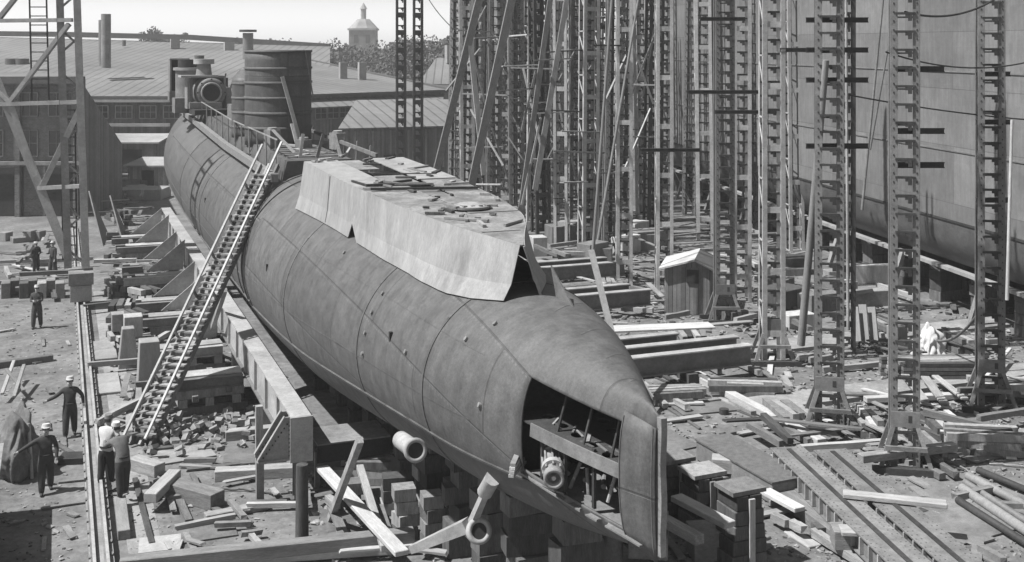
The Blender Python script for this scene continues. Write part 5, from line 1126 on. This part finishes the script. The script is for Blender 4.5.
# pipes at right bottom
for i, (a, b, r_, m, lab) in enumerate((((962, 488), (1040, 540), .13, 'wood_l', 'pale pole, foremost in the bundle at the right edge'), ((958, 500), (1040, 552), .10, 'steel_d', 'dark pipe in front of the pale pole at the right edge'), ((968, 476), (1050, 518), .12, 'steel_m', 'grey pipe behind the pale pole at the right edge'), ((978, 470), (1050, 500), .10, 'steel_d', 'dark rearmost pipe in the bundle at the right edge'), ((965, 482), (1040, 530), .09, 'steel_m', 'thin pipe between the poles at the right edge'))):
    p, q = at(*a, .15), at(*b, .15); m_ = MB(); m_.tube(p, q, r_, m, n=14, hollow=.7 if 'pipe' in lab else 0); tag(m_.build('pipe' if 'pipe' in lab else 'pole', origin=p), lab, 'pipe' if 'pipe' in lab else 'pole')
# pale boards, canvas heap by the ship, stacks
for i, (px, z, lab) in enumerate(((858, 1.5, 'left'), (866, 1.6, 'middle'), (875, 1.5, 'right'))):
    p = at(px, 345); m_ = MB(); m_.bar(p, p + Vector((.1, .35, z)), .38, .05, 'white', up=(1, .3, 0)); tag(m_.build('panel', origin=p), lab + ' one of three whitish panels leaning behind the second front tower', 'panel')
block(897, 345, (.7, .5, .8), 'white', 'whitish box seen through the nearest staging tower', name='box', cat='box')
p = at(928, 362); me = heap_mesh('canvas_heap', .55, .55, 1.25, 'cloth_l', 8.7, .55, .22); o = bpy.data.objects.new('canvas_heap', me); col.objects.link(o); o.location = p; tag(o, 'crumpled pale canvas heaped beside the nearest staging tower', 'canvas')
for (a, b, wd, ht, z, m, lab) in (((925, 402), (905, 376), .3, .08, .3, 'wood_l', 'pale board leaning on the plank stack behind the nearest tower'), ((945, 405), (925, 378), .3, .08, .35, 'wood_l', 'second pale board leaning on the plank stack'), ((965, 400), (935, 377), .25, .08, .4, 'wood_m', 'third board leaning on the plank stack'),
   ((865, 402), (960, 398), .3, .18, .1, 'wood_l', 'pale timber lying behind the nearest staging tower'), ((995, 425), (1012, 460), .3, .05, .0, 'wood_l', 'pale plank on the ground at the right edge'), ((905, 420), (1020, 445), .12, .12, .2, 'wood_d', 'dark bar slanting over the ground right of the nearest tower'),
   ((860, 462), (955, 450), .3, .22, .4, 'wood_m', 'round-edged timber through the splayed foot of the nearest tower'), ((985, 380), (1010, 350), .14, .1, .5, 'wood_l', 'pale stick leaning at the foot of the rightmost tower'), ((1000, 372), (1024, 395), .18, .06, .4, 'wood_l', 'pale slat sloping down at the right edge')):
    baulk(a, b, wd, ht, z, m, lab)
st_ = empty('plank_stack', at(935, 385), 'low stack of grey planks between the two front staging towers and the ship', 'stack')
for k in range(5):
    for j in range(5): p = at(925, 388); m_ = MB(); m_.box((p.x + 1.2 + rnd.uniform(-.1, .1), p.y + .2 + j * .28, .08 + k * .15), (3.4, .25, .12), rnd.choice(['wood_m', 'wood_d']), -.35 + rnd.uniform(-.02, .02)); m_.build('plank', st_)
for (px, py, r_) in ((772, 430, .14), (724, 414, .16)): p = at(px, py); m_ = MB(); m_.tube(p, p + Vector((0, 0, .18)), r_, 'steel_d', n=14); tag(m_.build('steel_drum', origin=p), 'tiny dark ' + ('can beside the pontoon box' if px > 750 else 'stump on the open ground right of the stem'), 'drum')
# forest floor stacks
for i in range(18):
    px, py = rnd.uniform(530, 650), rnd.uniform(225, 262); block(px, py, (rnd.uniform(.8, 2.4), rnd.uniform(.6, 1.6), rnd.uniform(.4, 1.3)), rnd.choice(['wood_m', 'wood_l', 'concrete', 'wood_d', 'steel_m']), 'pile of material at the feet of the dense staging', rz=rnd.uniform(-.6, .6), name='material_pile', cat='pile', group='piles at the feet of the dense staging')
for i in range(16):
    px, py = rnd.uniform(700, 880), rnd.uniform(255, 330); block(px, py, (rnd.uniform(.8, 2.4), rnd.uniform(.6, 1.6), rnd.uniform(.3, 1.0)), rnd.choice(['wood_m', 'wood_l', 'concrete', 'wood_d', 'steel_m']), 'pile of material between the right staging towers and the ship', rz=rnd.uniform(-.6, .6), name='material_pile', cat='pile', group='piles beside the big ship')

def ground_rope(px, py, L, r_, m, label, grp):
    p = at(px, py); q = rnd.uniform(0, 6.28); pts = []; kq = rnd.uniform(-.5, .5)
    for i in range(26): pts.append(Vector((p.x, p.y, r_ + .01 + abs(math.sin(i * .7)) * .03))); q += kq * .25 + rnd.gauss(0, .22); p = p + Vector((math.cos(q), math.sin(q), 0)) * L / 25
    tag(cable(pts, r_, label, m), group=grp)
for i in range(9): ground_rope(rnd.uniform(660, 1000), rnd.uniform(385, 550), rnd.uniform(2, 5), .025, rnd.choice(['steel_d', 'wood_m']), 'loose cable snaking over the right yard', 'loose cables on the right yard')
for i in range(6): ground_rope(rnd.uniform(125, 290), rnd.uniform(440, 550), rnd.uniform(1.5, 3), .022, rnd.choice(['steel_d', 'wood_m']), 'loose cable among the debris at bottom left', 'loose cables at bottom left')
ground_rope(646, 395, 7, .03, 'steel_d', 'long dark cable lying close to the stem on open ground', None) if False else None
# ------------------------------------------------------------------ people
def person(px, py, z0, face, label, la, ra, stride=.15, lean=0.0, turn=0, hat='cloth_l', top='cloth_d', legs='cloth_d', s=1.04):
    """la / ra: elbow and hand positions relative to the shoulder (x right, y forward, z up)"""
    base = at(px, py, z0); t = empty('person', base, label, 'person', rz=face)
    V = []; E = []; RR = []
    def jv(p, r, par=None):
        V.append(Vector(p)); RR.append(r)
        if par is not None: E.append((par, len(V) - 1))
        return len(V) - 1
    ly = lean
    pel = jv((0, 0, .93), .165); wa = jv((0, .04 * ly, 1.10), .155, pel); chs = jv((0, .22 * ly, 1.33), .185, wa); nk = jv((0, .40 * ly, 1.50), .055, chs)
    h0 = jv((0, .46 * ly + .02, 1.60), .085, nk); h1_ = jv((0, .50 * ly + .01, 1.69), .085, h0)
    for sx, arm_ in ((-1, la), (1, ra)):
        sh = jv((sx * .19, .28 * ly, 1.42), .082, chs); S = V[sh]; el = jv(S + Vector(arm_[0]), .064, sh); ha = S + Vector(arm_[1]); wr = jv(V[el] + (ha - V[el]) * .80, .050, el); pm = jv(ha + (ha - V[el]).normalized() * .03, .034, wr)
        d = (ha - V[el]).normalized(); sdv = d.cross(Vector((0, 1, .2))).normalized()
        for k in range(5):
            o_ = sdv * (k - 2) * .017; l_ = (.055, .07, .078, .07, .055)[k]
            f1 = jv(V[pm] + d * .03 + o_, .010, pm); jv(V[pm] + d * (.03 + l_) + o_ * 1.15 + Vector((0, .02, -.01)), .008, f1)
        hp = jv((sx * .095, 0, .86), .142, pel); yk = stride * (1 if sx > 0 else -1); kn = jv((sx * .11, yk * .55 + .03, .50), .112, hp); an = jv((sx * .12, yk, .12), .092, kn); hl = jv((sx * .12, yk + .02, .05), .05, an); jv((sx * .13, yk + .17, .04), .042, hl)
    me = bpy.data.meshes.new('person_body'); me.from_pydata([tuple(v) for v in V], E, []); o = bpy.data.objects.new('body', me); col.objects.link(o)
    o.modifiers.new('skin', 'SKIN'); o.modifiers.new('sub', 'SUBSURF').levels = 1
    sv = me.skin_vertices[0].data
    for i, r_ in enumerate(RR): sv[i].radius = (r_, r_ * (.8 if i in (0, 1, 2) else 1)); sv[i].use_root = (i == 0)
    bpy.context.view_layer.update(); evaluated(o); me = o.data; me.materials.clear()
    for q in (top, legs, 'skin', 'cloth_d'): me.materials.append(M[q])
    hands = [V[k] for k in range(len(V)) if RR[k] in (.034, .010, .008)]
    for p in me.polygons:
        c = p.center; p.use_smooth = True
        p.material_index = 2 if (c.z > 1.515 and abs(c.x) < .16) or any((c - h).length < .05 for h in hands) else (3 if c.z < .09 else (1 if c.z < .93 and abs(c.x) < .25 else 0))
    o.parent = t; o.location = (0, 0, 0)
    hc = Vector((0, .50 * ly, 1.69))
    m_ = MB(); m_.tube(hc + Vector((0, 0, .035)), hc + Vector((0, -.01, .13)), .118, hat, r2=.095, n=18); m_.tube(hc + Vector((0, .085, .045)), hc + Vector((0, .085, .06)), .085, hat, n=16); o2 = m_.build('cap'); o2.parent = t
    m_ = MB(); m_.box(hc + Vector((0, -.065, -.01)), (.17, .07, .12), 'cloth_d'); o3 = m_.build('hair', bevel=.02); o3.parent = t
    m_ = MB(); m_.prism([hc + Vector((-.012, .085, -.01)), hc + Vector((.012, .085, -.01)), hc + Vector((0, .115, -.045))], (0, -.01, -.012), 'skin')
    for sx in (-.035, .035): m_.box(hc + Vector((sx, .086, .012)), (.022, .012, .012), 'cloth_d')
    m_.box(hc + Vector((0, .084, -.072)), (.045, .012, .008), 'cloth_d')
    for sx in (-.092, .092): m_.box(hc + Vector((sx, 0, -.01)), (.02, .035, .055), 'skin')
    o4 = m_.build('face'); o4.parent = t
    m_ = MB(); m_.tube((0, .03 * ly, .99), (0, .035 * ly, 1.03), .172, 'black', n=18); o5 = m_.build('belt'); o5.parent = t
    t.scale = (s, s, s); return t
dn = ((-.05, .02, -.28), (-.06, .10, -.52)); dnr = ((.05, .02, -.28), (.06, .10, -.52))
fr = ((-.03, .08, -.26), (.10, .28, -.22)); frr = ((.03, .08, -.26), (-.10, .28, -.22))
TOCAM = R(180) - .2
person(37, 328, 0, TOCAM, 'workman in a white cap walking alone on open ground with both hands together', fr, frr, .14)
person(36, 274, 0, TOCAM + .5, 'workman in dark clothes, left of the pair beside the crane leg', fr, dnr, .08, s=.97)
person(53, 276, 0, TOCAM - .7, 'workman in a light cap, right of the pair beside the crane leg', dn, frr, .10)
person(70, 436, 0, TOCAM + .15, 'workman in a white cap striding with his arm held out beside the crane rail', ((-.17, .05, -.18), (-.20, .12, -.42)), ((.20, .05, -.16), (.46, .10, -.26)), .20)
person(46, 492, 0, TOCAM + .25, 'workman in dark clothes reaching sideways to the rod of the covered machine', ((-.08, .08, -.26), (-.06, .2, -.48)), ((.24, .08, -.10), (.50, .14, -.22)), .22)
person(123, 496, .22, R(20), 'workman in a white cap and pale waistcoat leaning forward at the ladder foot', ((-.12, .16, -.18), (-.02, .40, -.12)), ((.10, .16, -.20), (.02, .42, -.20)), .12, lean=.9, top='cloth_m')
person(106, 484, .22, R(-30), 'workman in a light shirt half hidden behind his mate at the ladder foot', fr, frr, .08, top='cloth_l', hat='cloth_m', lean=.3)

# ------------------------------------------------------------------ air
hz = MB(); hz.box((60, 190, 18), (700, 620, 38), 'black'); ho = hz.build('haze'); ho.data.materials.clear(); tag(ho, kind='stuff')
hm_ = bpy.data.materials.new('hazy_air'); hm_.use_nodes = True; hn = hm_.node_tree; hn.nodes.clear(); pv = hn.nodes.new('ShaderNodeVolumePrincipled'); mo = hn.nodes.new('ShaderNodeOutputMaterial'); hn.links.new(pv.outputs[0], mo.inputs['Volume'])
pv.inputs['Color'].default_value = (.93, .93, .93, 1); pv.inputs['Density'].default_value = .0008; pv.inputs['Anisotropy'].default_value = .2; ho.data.materials.append(hm_)
